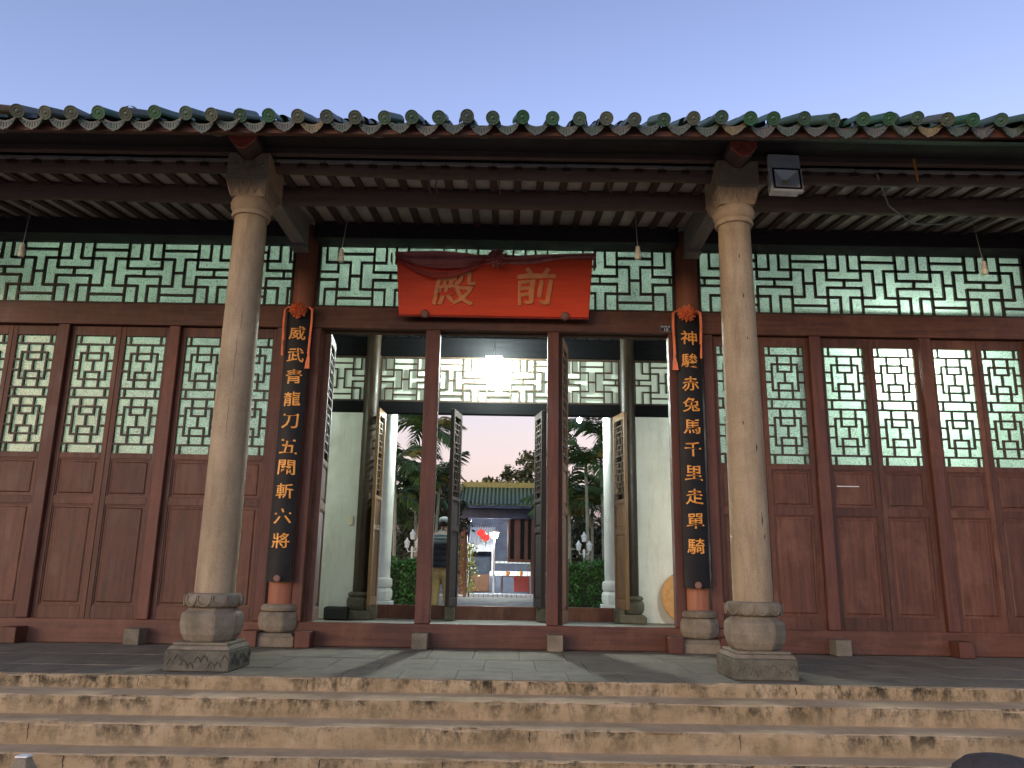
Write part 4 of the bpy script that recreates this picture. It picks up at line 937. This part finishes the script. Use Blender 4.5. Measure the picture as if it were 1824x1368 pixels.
# ================================================================== PERSON beyond the inner doorway, seen from behind
def skin_mesh(name, nodes, edges, mat, sub=2, root=0):
    me = bpy.data.meshes.new(name); me.from_pydata([n[0] for n in nodes], edges, [])
    o = bpy.data.objects.new(name, me); C.objects.link(o)
    md = o.modifiers.new('skin', 'SKIN'); md.use_smooth_shade = True
    for i, n in enumerate(nodes):
        sv = me.skin_vertices[0].data[i]; r = n[1]; sv.radius = r if isinstance(r, tuple) else (r, r); sv.use_root = (i == root)
    s2 = o.modifiers.new('sub', 'SUBSURF'); s2.levels = sub; s2.render_levels = sub
    dg = bpy.context.evaluated_depsgraph_get(); m2 = bpy.data.meshes.new_from_object(o.evaluated_get(dg)); bpy.data.objects.remove(o)
    m2.materials.clear(); m2.materials.append(mat); m2.polygons.foreach_set('use_smooth', [True] * len(m2.polygons)); return m2
pr = tag(empty('person', (-0.985, 6.1, 0.0), (0, 0, math.radians(-14))), 'person seen from behind in grey cap, dark padded jacket and khaki trousers beyond the doorway', 'person')
M['skin'] = mat_plain('skin', (0.42, 0.24, 0.16), 0.5, noise=0.08)
M['jacket'] = mat_plain('navy_jacket', (0.018, 0.021, 0.032), 0.45, noise=0.3)
M['yoke'] = mat_plain('grey_blue_yoke', (0.15, 0.19, 0.21), 0.6, noise=0.15)
M['khaki'] = mat_plain('khaki_cloth', (0.42, 0.30, 0.13), 0.8, noise=0.12)
M['cap'] = mat_plain('grey_cap', (0.36, 0.40, 0.42), 0.7, noise=0.1)
M['hair'] = mat_plain('dark_hair', (0.015, 0.013, 0.012), 0.6)
M['shoe'] = mat_plain('dark_shoe', (0.03, 0.028, 0.026), 0.5)
# facing +y (away); x right
nodes = [((0, 0, 0.90), (0.15, 0.11)), ((0, 0.0, 1.05), (0.14, 0.10)), ((0, -0.015, 1.22), (0.16, 0.11)), ((0, -0.01, 1.34), (0.13, 0.09)), ((0, 0.01, 1.41), 0.058), ((0.01, 0.035, 1.47), 0.056),
         ((0.01, 0.045, 1.55), (0.078, 0.096)), ((0.01, 0.04, 1.63), (0.055, 0.07)),
         ((-0.17, -0.01, 1.33), 0.058), ((-0.23, -0.03, 1.10), 0.046), ((-0.16, 0.17, 1.00), 0.036), ((-0.12, 0.25, 1.0), (0.03, 0.018)),
         ((0.17, -0.01, 1.33), 0.058), ((0.23, -0.03, 1.10), 0.046), ((0.15, 0.17, 1.0), 0.036), ((0.10, 0.25, 1.0), (0.03, 0.018)),
         ((-0.09, 0, 0.82), 0.09), ((-0.10, 0.01, 0.48), 0.06), ((-0.11, -0.01, 0.09), 0.042), ((-0.12, 0.12, 0.04), (0.04, 0.03)),
         ((0.09, 0, 0.82), 0.09), ((0.10, 0.03, 0.48), 0.06), ((0.11, 0.06, 0.09), 0.042), ((0.13, 0.18, 0.04), (0.04, 0.03))]
edges = [(0, 1), (1, 2), (2, 3), (3, 4), (4, 5), (5, 6), (6, 7), (3, 8), (8, 9), (9, 10), (10, 11), (3, 12), (12, 13), (13, 14), (14, 15), (0, 16), (16, 17), (17, 18), (18, 19), (0, 20), (20, 21), (21, 22), (22, 23)]
for s, hb_ in ((-1, 11), (1, 15)):       # fingers, curled in front of the body
    hx, hy, hz = nodes[hb_][0]
    for q in range(4):
        b0 = len(nodes); ln = (0.85, 1.0, 0.95, 0.75)[q]; zz = hz + 0.024 - 0.016 * q
        nodes += [((hx - s * 0.02, hy + 0.025, zz), 0.0095), ((hx - s * 0.045, hy + 0.045 * ln, zz), 0.0088), ((hx - s * 0.07 * ln, hy + 0.04, zz - 0.004), 0.0078)]
        edges += [(hb_, b0), (b0, b0 + 1), (b0 + 1, b0 + 2)]
    b0 = len(nodes); nodes += [((hx - s * 0.012, hy - 0.005, hz + 0.032), 0.011), ((hx - s * 0.035, hy + 0.01, hz + 0.05), 0.009)]; edges += [(hb_, b0), (b0, b0 + 1)]
body = link('body', skin_mesh('body', nodes, edges, M['skin']), pr)
# face details (nose, ears, eyes) on the far side of the head
fc = MB(); fc.lathe([(0.004, -0.02), (0.014, -0.014), (0.011, 0.008), (0.003, 0.024)], 8, 0.01, 0.146, 1.53); link('nose', fc.mesh('nose', M['skin'], True), pr)
for s in (-1, 1):
    MB().lathe([(0.004, -0.03), (0.014, -0.02), (0.017, 0.008), (0.01, 0.03), (0.003, 0.034)], 8, 0.01 + s * 0.083, 0.04, 1.545).build('ear', M['skin'], pr, smooth=True)
    MB().lathe([(0.002, -0.008), (0.011, -0.004), (0.011, 0.004), (0.002, 0.008)], 8, 0.01 + s * 0.03, 0.13, 1.555).build('eye', M['white_paint'], pr, smooth=True)
MB().box(-0.012, 0.032, 0.126, 0.136, 1.497, 1.503).build('mouth', M['silk_dull'], pr)
hr = MB().lathe([(0.05, -0.055), (0.083, -0.04), (0.092, 0.0), (0.088, 0.03)], 20, 0.01, 0.018, 1.56, fr=lambda a, z: 0.98); hr.build('hair', M['hair'], pr, smooth=True)
cp = MB().lathe([(0.094, 0.0), (0.099, 0.012), (0.101, 0.04), (0.092, 0.075), (0.066, 0.098), (0.03, 0.108), (0.004, 0.11)], 24, 0.01, 0.03, 1.572)
cp.lathe([(0.09, 0), (0.10, 0.003), (0.10, 0.009), (0.08, 0.012)], 20, 0.01, 0.085, 1.567, fr=lambda a, z: 1 if math.sin(a) > 0 else 0.6)
cp.build('cap', M['cap'], pr, smooth=True)
def torso_shell(zs, name, mat, puff=0.0):
    b = MB(); n = 28; rings = []
    for z, rx, ry, yc in zs: rings.append((z, rx, ry, yc))
    vs = []
    for z, rx, ry, yc in rings:
        for k in range(n):
            a = 2 * PI * k / n; vs.append((rx * math.copysign(abs(math.cos(a)) ** 0.85, math.cos(a)), yc + ry * math.copysign(abs(math.sin(a)) ** 0.85, math.sin(a)), z))
    fs = [(i * n + k, i * n + (k + 1) % n, (i + 1) * n + (k + 1) % n, (i + 1) * n + k) for i in range(len(rings) - 1) for k in range(n)]
    b.add(vs, fs); return b.build(name, mat, pr, smooth=True)
def puffed(z0, z1, n_rolls, rad):
    out = []
    for i in range(n_rolls * 5 + 1):
        t = i / (n_rolls * 5); z = z0 + (z1 - z0) * t; p = abs(math.sin(PI * n_rolls * t)) ** 0.5
        rx, ry, yc = rad(z); out.append((z, rx + 0.014 * p, ry + 0.012 * p, yc))
    return out
def trad(z):
    t = (z - 0.80) / 0.58
    rx = 0.205 + 0.02 * math.sin(PI * min(1, t)) - (0.10 * max(0, (t - 0.82) / 0.18) ** 2); return rx, 0.145 - 0.055 * max(0, (t - 0.7) / 0.3) ** 2, -0.005
torso_shell(puffed(0.79, 1.20, 4, trad), 'jacket', M['jacket'])
torso_shell(puffed(1.20, 1.385, 3, trad) + [(1.41, 0.08, 0.075, 0.0), (1.445, 0.075, 0.072, 0.012)], 'jacket_yoke', M['yoke'])
for s in (-1, 1):
    nd = [((s * 0.155, -0.01, 1.345), 0.075), ((s * 0.215, -0.02, 1.22), 0.07), ((s * 0.24, -0.03, 1.09), 0.065), ((s * 0.19, 0.10, 1.02), 0.058), ((s * 0.155, 0.165, 1.0), 0.05)]
    link('sleeve', skin_mesh('sleeve', nd, [(0, 1), (1, 2), (2, 3), (3, 4)], M['jacket'], 1), pr)
nd = [((0, 0, 0.86), (0.165, 0.13)), ((0, -0.01, 0.78), (0.16, 0.13)), ((-0.095, 0, 0.68), 0.105), ((-0.10, 0.01, 0.46), 0.085), ((-0.11, -0.01, 0.10), 0.075), ((0.095, 0, 0.68), 0.105), ((0.10, 0.03, 0.46), 0.085), ((0.11, 0.05, 0.10), 0.075)]
link('trousers', skin_mesh('trousers', nd, [(0, 1), (1, 2), (2, 3), (3, 4), (1, 5), (5, 6), (6, 7)], M['khaki']), pr)
for s, y in ((-1, 0.08), (1, 0.14)):
    sh = MB().lathe([(0.04, 0), (0.05, 0.01), (0.05, 0.05), (0.035, 0.085), (0.03, 0.1)], 16, 0, 0, 0.003); sh.v = [(x, yy * 2.3, z) for x, yy, z in sh.v]
    sh.build('shoe', M['shoe'], pr, (s * 0.12, y, 0), smooth=True)
pt = MB(); rr = random.Random(2)
for q in range(7):
    x0 = 0.07 + rr.uniform(-0.02, 0.05); z0 = 0.22 + q * 0.055; a = rr.uniform(-0.4, 0.4)
    pt.add([(x0 - 0.035, -0.088, z0), (x0 + 0.02, -0.092, z0 - 0.03), (x0 + 0.04, -0.088, z0 + 0.04), (x0 - 0.01, -0.09, z0 + 0.06 + 0.02 * a)], [(0, 1, 2, 3)])

# ================================================================== GARDEN BEHIND
def leaves_mesh(pts, size, rr, flat=0.0):
    b = MB()
    for p in pts:
        n = Vector((rr.gauss(0, 1), rr.gauss(0, 1), rr.gauss(0, 1) + flat)).normalized(); t = n.orthogonal().normalized()
        t = Matrix.Rotation(rr.uniform(0, 2 * PI), 3, n) @ t; u = n.cross(t); s = size * rr.uniform(0.6, 1.4)
        P = Vector(p); b.add([P - t * s, P - u * s * 0.45, P + t * s, P + u * s * 0.45], [(0, 1, 2, 3)])
    return b
def hedge(x0, x1, y0, y1, h, label):
    rr = random.Random(int(x0 * 10)); pts = []
    N = int(1500 * (x1 - x0))
    for _ in range(N):
        u = rr.random(); x = rr.uniform(x0, x1); bump_ = 0.05 * math.sin(x * 7) + 0.03 * math.sin(x * 17 + 2)
        if u < 0.62: pts.append((x, y0 + rr.gauss(0.02, 0.035) + bump_ * 0.7 * math.sin(9 * x), rr.uniform(0, h)))
        elif u < 0.9: pts.append((x, rr.uniform(y0, y1), h + rr.gauss(-0.02, 0.035) + bump_))
        else: pts.append((rr.choice((x0, x1)) + rr.gauss(0, 0.03), rr.uniform(y0, y1), rr.uniform(0, h)))
    t = tag(empty('hedge', (0, 0, -0.05)), label, 'hedge', 'clipped hedges in the rear garden')
    leaves_mesh(pts, 0.042, rr).build('foliage', M['hedge'], t)
    MB().box(x0 + 0.06, x1 - 0.06, y0 + 0.07, y1 - 0.06, 0.0, h - 0.06).build('inner_twigs', M['leaf_dark'], t)
hedge(-4.2, -1.45, 8.7, 9.5, 0.99, 'clipped green hedge seen through the left side of the doorway')
hedge(1.25, 4.3, 8.7, 9.5, 0.97, 'clipped green hedge seen through the right side of the doorway')
# palms
def frond_mesh(L, droop, rr, mat):
    b = MB(); n = 15; sp = []
    for i in range(n + 1):
        t = i / n; sp.append(Vector((L * (t - 0.22 * droop * t * t), 0, L * (0.55 * t - droop * t * t))))
    b.tube(sp, [0.02 * (1 - 0.8 * i / n) for i in range(n + 1)], 4)
    for i in range(1, n + 1):
        p = sp[i]; tg = (sp[i] - sp[i - 1]).normalized(); ll = L * 0.36 * math.sin(PI * (0.18 + 0.8 * i / n)) ** 0.6
        for s in (-1, 1):
            for q in range(2):
                P = p - tg * q * L / n * 0.5
                d = (tg * 0.75 + Vector((0, s, 0)) * 0.8 + Vector((0, 0, rr.uniform(-0.55, 0.1)))).normalized(); w = tg * 0.03
                mid = P + d * ll * 0.55; end = P + d * ll + Vector((0, 0, -ll * rr.uniform(0.2, 0.45)))
                b.add([P - w * 0.6, mid - w, end, mid + w, P + w * 0.6], [(0, 1, 2, 3, 4)])
    return b.mesh('frond', mat)
rrp = random.Random(5)
FR = [frond_mesh(1.25, d, rrp, M['frond']) for d in (0.35, 0.6, 0.85)] + [frond_mesh(1.0, 1.0, rrp, M['frond_dry'])]
def palm(x, y, h, label, seed, sc=1.0, dry=1, group='palms in the rear garden'):
    rr = random.Random(seed); t = tag(empty('palm_tree', (x, y, -0.05)), label, 'palm', group)
    lx = rr.uniform(-0.12, 0.12); n = 14; path = []; rad = []
    for i in range(n * 2 + 1):
        u = i / (n * 2); path.append((lx * u * u, 0, h * u)); rad.append(0.045 * (1 - 0.25 * u) * (1.12 if i % 2 else 1.0))
    MB().tube(path, rad, 8).build('trunk', M['palm_bark'], t, smooth=True)
    MB().tube([(lx, 0, h), (lx, 0, h + 0.35)], [0.05, 0.03], 8).build('crownshaft', M['frond_dry'] if seed % 3 == 0 else M['frond'], t, smooth=True)
    nf = 10
    for k in range(nf):
        a = 2 * PI * (k + rr.uniform(-0.3, 0.3)) / nf
        o = link('frond', FR[rr.randrange(3)] if k >= dry else FR[3], t, (lx, 0, h + 0.3)); o.rotation_euler = (rr.uniform(-0.15, 0.15), rr.uniform(-0.75, 0.45), a); s = sc * rr.uniform(0.85, 1.15); o.scale = (s, s, s)
palm(-2.45, 10.6, 3.0, 'tallest palm seen left of the doorway post, crown cut by the lintel', 1, 1.15)
palm(-2.05, 11.6, 3.9, 'palm with high feathery crown against the pink sky, left opening', 2, 1.0)
palm(-2.75, 11.8, 2.2, 'low palm with dark fronds close behind the left hedge', 3, 1.1)
palm(-2.25, 13.2, 2.4, 'slender palm between the two left palms, farther back', 4, 1.0)
palm(-1.75, 13.0, 2.9, 'palm whose fronds show beside the middle post', 6, 0.9, 2)
palm(2.08, 11.0, 3.05, 'palm with arching crown beside the right white column', 7, 1.05)
palm(2.55, 11.8, 3.9, 'tallest palm of the right opening, mostly behind the white column', 8, 1.1)
palm(1.72, 12.0, 2.15, 'shorter palm with yellow dry fronds in the right opening', 9, 1.0, 4)
palm(2.35, 12.8, 2.2, 'palm with drooping low crown behind the right hedge', 10, 1.05)
palm(1.62, 13.6, 2.5, 'thin palm at the inner edge of the right opening', 11, 0.9, 3)
palm(2.9, 13.5, 2.6, 'palm farthest back in the right opening', 12, 1.0)
# trees
def tree(x, y, h, crown, label, mat, seed, n=2600, ls=0.10, group=None):
    rr = random.Random(seed); t = tag(empty('garden_tree', (x, y, -0.05)), label, 'tree', group)
    tr = MB(); tr.tube([(0, 0, 0), (0.1, 0, h * 0.25), (0.05, 0.05, h * 0.5), (0, 0, h * 0.8)], [0.16, 0.13, 0.10, 0.03], 8)
    for (cx, cz, r) in crown: tr.tube([(0.05, 0, h * 0.3), (cx * 0.5, 0.05, (h * 0.3 + cz) / 2), (cx, 0, cz)], [0.07, 0.05, 0.015], 6)
    tr.build('trunk', M['bark'], t, smooth=True)
    pts = []; tot = sum(c[2] ** 2 for c in crown)
    for (cx, cz, r) in crown:
        for c in range(max(6, int(26 * r))):
            d = Vector((rr.gauss(0, 1), rr.gauss(0, 1), rr.gauss(0, 1))).normalized() * r * rr.uniform(0.45, 1.0); cr = r * rr.uniform(0.16, 0.34)
            for _ in range(int(n * r * r / tot / max(6, int(26 * r)))):
                pts.append((cx + d.x + rr.gauss(0, cr * 0.6), d.y * 0.8 + rr.gauss(0, cr * 0.6), cz + d.z * 0.85 + rr.gauss(0, cr * 0.5)))
    leaves_mesh(pts, ls, rr).build('crown', mat, t)
tree(-2.05, 14.6, 3.6, [(0.0, 2.9, 0.85), (-0.5, 2.1, 0.8), (0.45, 2.2, 0.75), (0.1, 1.3, 0.8)], 'dark bushy tree behind the person', M['leaf_dark'], 1, 4200, 0.075)
tree(-2.1, 30, 5.6, [(-1.2, 4.3, 1.0), (0.3, 4.2, 0.8), (-0.4, 3.4, 1.2), (1.2, 3.6, 0.8)], 'low dark tree behind the left end of the green roof', M['leaf_dark'], 2, 3600, 0.11)
tree(0.9, 29, 6.5, [(0.0, 5.6, 0.75), (-0.75, 5.25, 0.42), (0.65, 5.0, 0.8), (-0.2, 4.5, 0.9), (0.7, 3.9, 1.0), (-1.35, 4.5, 0.55), (-1.7, 4.85, 0.3)], 'tall loose tree rising behind the right end of the green roof', M['leaf'], 3, 4200, 0.10)
tree(-0.6, 32, 5.4, [(0, 4.1, 0.9), (-0.9, 4.4, 0.55), (0.8, 3.9, 0.9)], 'small tree in the dip behind the green roof', M['leaf'], 4, 2600, 0.11)
tree(4.2, 17.5, 4.4, [(0, 2.6, 1.3), (-1.2, 1.6, 1.1), (1.0, 1.4, 1.2), (-0.4, 0.8, 1.1)], 'dark tree mass behind the right palms', M['leaf_dark'], 5, 5200, 0.10)
tree(-4.4, 17.0, 4.4, [(0, 2.4, 1.3), (1.2, 1.5, 1.1), (-1.0, 1.6, 1.2), (0.3, 0.8, 1.2)], 'dark tree mass behind the left palms', M['leaf_dark'], 6, 5200, 0.10)
tree(2.6, 19.5, 3.4, [(0, 2.0, 1.0), (0.9, 1.2, 1.0), (-0.6, 1.0, 0.9)], 'dark shrubby tree between the palm trunks on the right', M['leaf_dark'], 7, 3600, 0.10)
tree(-2.9, 20.0, 3.6, [(0, 2.0, 1.0), (0.8, 1.2, 1.0), (-0.8, 1.0, 0.9)], 'dark shrubby tree between the palm trunks on the left', M['leaf_dark'], 8, 3600, 0.10)
# garden lamps
def garden_lamp(x, y, label):
    t = tag(empty('garden_lamp', (x, y, -0.05)), label, 'lamp post', 'white garden lamp posts')
    MB().lathe([(0.07, 0), (0.06, 0.1), (0.03, 0.16), (0.025, 1.2), (0.035, 1.25), (0.02, 1.3)], 10).build('post', M['white_paint'], t, smooth=True)
    for dx, z in ((0, 1.52), (-0.12, 1.33), (0.12, 1.33)):
        MB().lathe([(0.02, -0.07), (0.045, -0.06), (0.06, 0.05), (0.075, 0.06), (0.03, 0.11), (0.008, 0.16)], 6).build('lantern', M['white_paint'], t, (dx, 0, z))
        if dx: MB().tube([(0, 0, 1.2), (dx * 0.7, 0, 1.18), (dx, 0, 1.26)], 0.012, 6).build('arm', M['white_paint'], t, smooth=True)
garden_lamp(1.88, 9.9, 'white three lantern garden lamp among the right palm trunks')
garden_lamp(-1.98, 10.0, 'white three lantern garden lamp among the left palm trunks')

# ================================================================== GATE BUILDING at the end of the path
GY = 18.0
gt = tag(empty('gate_building', (0, GY, 0)), 'small gate building with green tiled roof at the end of the path', 'gate')
M['gate_tile'] = mat_plain('gate_roof_green', (0.06, 0.10, 0.045), 0.35, noise=0.35, scale=8)
M['gate_ridge'] = mat_plain('gate_ridge_ochre', (0.30, 0.25, 0.07), 0.5, noise=0.3)
M['grey_wall'] = mat_stone('grey_blue_wall', (0.07, 0.08, 0.12), (0.11, 0.125, 0.17), (0.05, 0.05, 0.07), scale=3)
M['brown_wood'] = mat_wood('gate_wood', (0.14, 0.06, 0.035), (0.22, 0.10, 0.06), (0.3, 0.18, 0.12), 'Z')
GX0, GX1, ZR, ZE = -1.36, 1.75, 3.40, 2.74
MB().add([(GX0, 0, ZR), (GX1, 0, ZR), (GX1 + 0.12, -1.15, ZE), (GX0 - 0.14, -1.15, ZE), (GX1 + 0.12, 1.15, ZE), (GX0 - 0.14, 1.15, ZE)], [(3, 2, 1, 0), (0, 1, 4, 5)]).build('roof', M['gate_tile'], gt)
gr = bpy.data.objects['roof.001'] if 'roof.001' in bpy.data.objects else kids(gt)[-1]
nrow = 25; rowm = MB().tube([(0, -1.17, ZE + 0.02), (0, -0.6, ZE + 0.32), (0, 0, ZR + 0.02)], 0.035, 8).mesh('tile_row', M['gate_tile'], True)
M['gate_cap'] = mat_plain('gate_cap_tile', (0.15, 0.20, 0.12), 0.35, noise=0.3)
rowm.materials.clear(); rowm.materials.append(M['gate_cap'])
for k in range(nrow):
    link('tile_row', rowm, gr, (GX0 + 0.03 + (GX1 - GX0 - 0.06) * k / (nrow - 1), 0, 0))
rd = MB(); rd.box(GX0 - 0.02, GX1 + 0.02, -0.09, 0.09, ZR - 0.02, ZR + 0.16)
rd.build('ridge', M['gate_ridge'], gr, bevel=0.01)
for k in range(16): MB().lathe([(0.03, 0), (0.045, 0.03), (0.02, 0.08)], 6).build('ridge_ornament', M['gate_ridge'], gr, (GX0 + 0.1 + 0.19 * k, 0, ZR + 0.158))
MB().tube([(GX0, 0, ZR + 0.05), (GX0 - 0.06, -0.6, ZE + 0.42), (GX0 - 0.14, -1.18, ZE + 0.12)], [0.07, 0.06, 0.05], 8).build('hip_ridge', M['gate_ridge'], gr, smooth=True)
ev = MB(); ev.box(GX0 - 0.12, GX1 + 0.1, -1.13, -1.07, ZE - 0.09, ZE - 0.01); ev.build('eave_board', M['grey_wall'], gt)
MB().box(GX0, GX1, -0.75, -0.6, 2.35, ZE - 0.05).build('beam', M['grey_wall'], gt)
for x in (GX0 + 0.12, 0.98, GX1 - 0.1): MB().lathe([(0.09, 0), (0.085, 2.7)], 12, x, -0.65, 0).build('gate_post', M['brown_wood'], gt, smooth=True)
MB().box(0.16, GX1, -0.6, -0.5, 1.0, 2.5).build('gate_panel', M['brown_wood'], gt, bevel=0.01)
for x in (0.30, 0.62, 0.86): MB().box(x - 0.06, x + 0.06, -0.63, -0.602, 1.1, 2.4).build('couplet_strip', M['black'], gt)
# grey annex and hall wall beyond the gate
an = tag(empty('grey_annex', (-0.75, GY + 2.2, 0)), 'pale grey lit annex with ribbed lean-to roof beyond the gate', 'annex')
M['annex'] = mat_stone('annex_grey', (0.42, 0.43, 0.46), (0.54, 0.55, 0.58), (0.3, 0.3, 0.34), scale=2)
MB().box(-0.75, 1.2, 0.9, 1.0, -0.05, 3.2).build('wall', M['grey_wall'], an)
an_r = MB().add([(-0.45, 0.9, 2.25), (0.42, 0.9, 2.25), (0.45, 0.1, 1.62), (-0.48, 0.1, 1.62)], [(0, 3, 2, 1)]).build('lean_to_roof', M['annex'], an)
for k in range(11): MB().tube([(-0.45 + 0.09 * k, 0.1, 1.64), (-0.43 + 0.086 * k, 0.9, 2.27)], 0.022, 6).build('roof_rib', M['annex'], an_r, smooth=True)
MB().box(-0.50, 0.47, 0.02, 0.12, 1.38, 1.615).build('fascia', M['annex'], an)
for x in (-0.42, 0.40): MB().box(x - 0.05, x + 0.05, 0.02, 0.12, -0.05, 1.378).build('post', M['annex'], an)
MB().box(-0.36, 0.34, 0.125, 0.16, 0.02, 0.6).build('counter', M['brown_wood'], an)
# offering table, incense pots and a red cloth below the gate
ot = tag(empty('offering_table', (0.42, 17.9, 0.05)), 'low dark table with red front cloth standing before the gate stairs', 'table')
MB().box(-0.45, 0.45, -0.2, 0.2, 0.50, 0.54).build('table_top', M['brown_wood'], ot, bevel=0.006)
MB().box(-0.05, 0.43, -0.215, -0.203, 0.05, 0.50).build('front_cloth', M['silk_red'], ot)
for x in (-0.42, 0.42):
    for y in (-0.17, 0.17): MB().box(x - 0.025, x + 0.025, y - 0.025, y + 0.025, 0.0, 0.498).build('leg', M['brown_wood'], ot)
for x, r_, lab in ((0.18, 0.07, 'small bronze incense pot on the left of the offering table'), (0.60, 0.055, 'smaller bronze incense pot on the right of the offering table')):
    tag(MB().lathe([(r_ * 0.5, 0), (r_, 0.05), (r_ * 0.9, 0.10), (r_ * 1.1, 0.13)], 14).build('incense_pot', M['gold'], None, (x, 17.9, 0.59), smooth=True), lab, 'pot', 'incense pots on the offering table')
# stairs with pale tiled treads going up beyond the gate
sr = tag(empty('garden_stairs', (0, 0, 0)), kind='structure')
M['tile_white'] = mat_plain('pale_tread', (0.66, 0.67, 0.68), 0.5, noise=0.08)
for (x0, x1, y0, y1, z, hb_, nt_) in ((-0.98, 1.6, 16.6, 18.6, 0.05, 0.15, 18), (-0.42, 1.6, 18.6, 20.6, 0.72, 0.14, 13), (-0.42, 1.6, 20.6, 23.5, 1.06, 0.07, 13)):
    MB().box(x0, x1, y0, y1, -0.4, z - 0.012).build('stair_block', M['grey_wall'], sr)
    tw = (x1 - x0) / nt_
    tr_ = MB().box(-tw / 2 + 0.008, tw / 2 - 0.008, -0.012, 0.5, -hb_, 0.0).mesh('tread_tile', M['tile_white'], bevel=0.003)
    for k in range(nt_): link('tread_tile', tr_, sr, (x0 + tw * (k + 0.5), y0 - 0.002, z))
# lanterns and lamps there
M['lantern'] = mat_emit('red_lantern_silk', (0.95, 0.06, 0.05), 0.030)
def lantern(x, y, z, label):
    t = tag(empty('red_lantern', (x, y, z)), label, 'lantern', 'red lanterns before the gate')
    MB().lathe([(0.03, -0.10), (0.085, -0.085), (0.13, -0.03), (0.135, 0.0), (0.13, 0.03), (0.085, 0.085), (0.03, 0.10)], 20, fr=lambda a, zz: 1 + 0.03 * abs(math.sin(5 * a))).build('silk_body', M['lantern'], t, smooth=True)
    MB().lathe([(0.04, 0.1), (0.04, 0.12), (0.004, 0.125), (0.004, 0.3)], 10).lathe([(0.035, -0.12), (0.035, -0.1)], 10).tube([(0, 0, -0.12), (0, 0, -0.28)], 0.012, 6).build('fittings', M['gold'], t, smooth=True)
lantern(-0.66, 16.6, 1.86, 'upper red lantern hanging before the gate, left of the bright lamp')
lantern(-0.53, 16.9, 1.74, 'lower red lantern overlapping the upper one before the gate')
tag(MB().tube([(-1.3, 16.0, 2.35), (-0.95, 16.3, 2.1), (-0.66, 16.6, 2.05), (-0.3, 17.0, 2.1), (0.5, 17.3, 2.45)], 0.008, 6).build('lantern_wire', M['wire']), 'thin wire carrying the red lanterns before the gate', 'wire')
gl = tag(empty('street_lamp', (-0.27, GY - 0.2, 0)), 'bright white lamp on a pale post in front of the gate', 'street lamp')
MB().lathe([(0.06, -0.05), (0.035, 0.1), (0.03, 1.72), (0.05, 1.75)], 10).build('post', M['white_paint'], gl, smooth=True)
MB().lathe([(0.16, 1.92), (0.1, 1.99), (0.02, 2.02)], 14).build('shade', M['white_paint'], gl, smooth=True)
MB().lathe([(0.02, 1.76), (0.09, 1.78), (0.12, 1.86), (0.10, 1.91)], 14).build('bulb', M['bulb'], gl, smooth=True)
l = bpy.data.lights.new('street_lamp_light', 'POINT'); l.energy = 0.6; l.color = (0.66, 0.77, 1.0); l.shadow_soft_size = 0.12
o = bpy.data.objects.new('street_lamp_light', l); C.objects.link(o); o.parent = gl; o.location = (0, -0.18, 1.72)
# flowering shrub by the gate
rr = random.Random(9); pts = []
for _ in range(420):
    z = rr.uniform(0.1, 1.6); pts.append((rr.gauss(0, 0.11), rr.gauss(0, 0.12), z))
shb = tag(empty('flowering_shrub', (-1.02, 17.0, -0.05)), 'slim yellow green flowering shrub at the left foot of the gate', 'shrub')
leaves_mesh(pts, 0.05, rr).build('foliage', M['leaf_yellow'], shb); MB().tube([(0, 0, 0), (0.03, 0, 0.8), (0, 0, 1.5)], [0.025, 0.02, 0.008], 6).build('stem', M['bark'], shb)
tag(MB().lathe([(0.05, -0.05), (0.05, 2.0)], 10).build('wooden_pole', M['brown_wood'], None, (-1.12, 16.6, 0), smooth=True), 'orange brown wooden pole at the left edge of the gate view', 'pole')

# ================================================================== NEAR THE CAMERA, at the foot of the steps
rk = MB(); rr = random.Random(4)
rk.lathe([(0.20, -0.84), (0.205, -0.20), (0.20, -0.10), (0.175, -0.035), (0.13, 0.0), (0.07, 0.014), (0.01, 0.018)], 28, fr=lambda a, z: 1 + 0.035 * math.sin(2 * a + 1) + 0.02 * math.sin(5 * a))
tag(rk.build('stone_bollard', mat_stone('dark_bollard_stone', (0.05, 0.042, 0.04), (0.085, 0.072, 0.07), (0.03, 0.026, 0.025), scale=8, bump=0.4), None, (2.33, -4.6, 0.0), smooth=True), 'dark rounded stone bollard at the foot of the steps, bottom right', 'bollard')
gp = tag(empty('path_light', (-1.90, -4.6, 0)), 'grey tapered path light with white cap at the foot of the steps, bottom left', 'path light')
MB().frustum((-0.075, 0.075, -0.075, 0.075), -0.84, (-0.07, 0.07, -0.07, 0.07), -0.18).frustum((-0.07, 0.07, -0.07, 0.07), -0.179, (-0.022, 0.022, -0.022, 0.022), -0.052).build('body', M['base'], gp, bevel=0.004)
MB().box(-0.026, 0.026, -0.026, 0.026, -0.0515, -0.045).build('cap', M['white_paint'], gp)
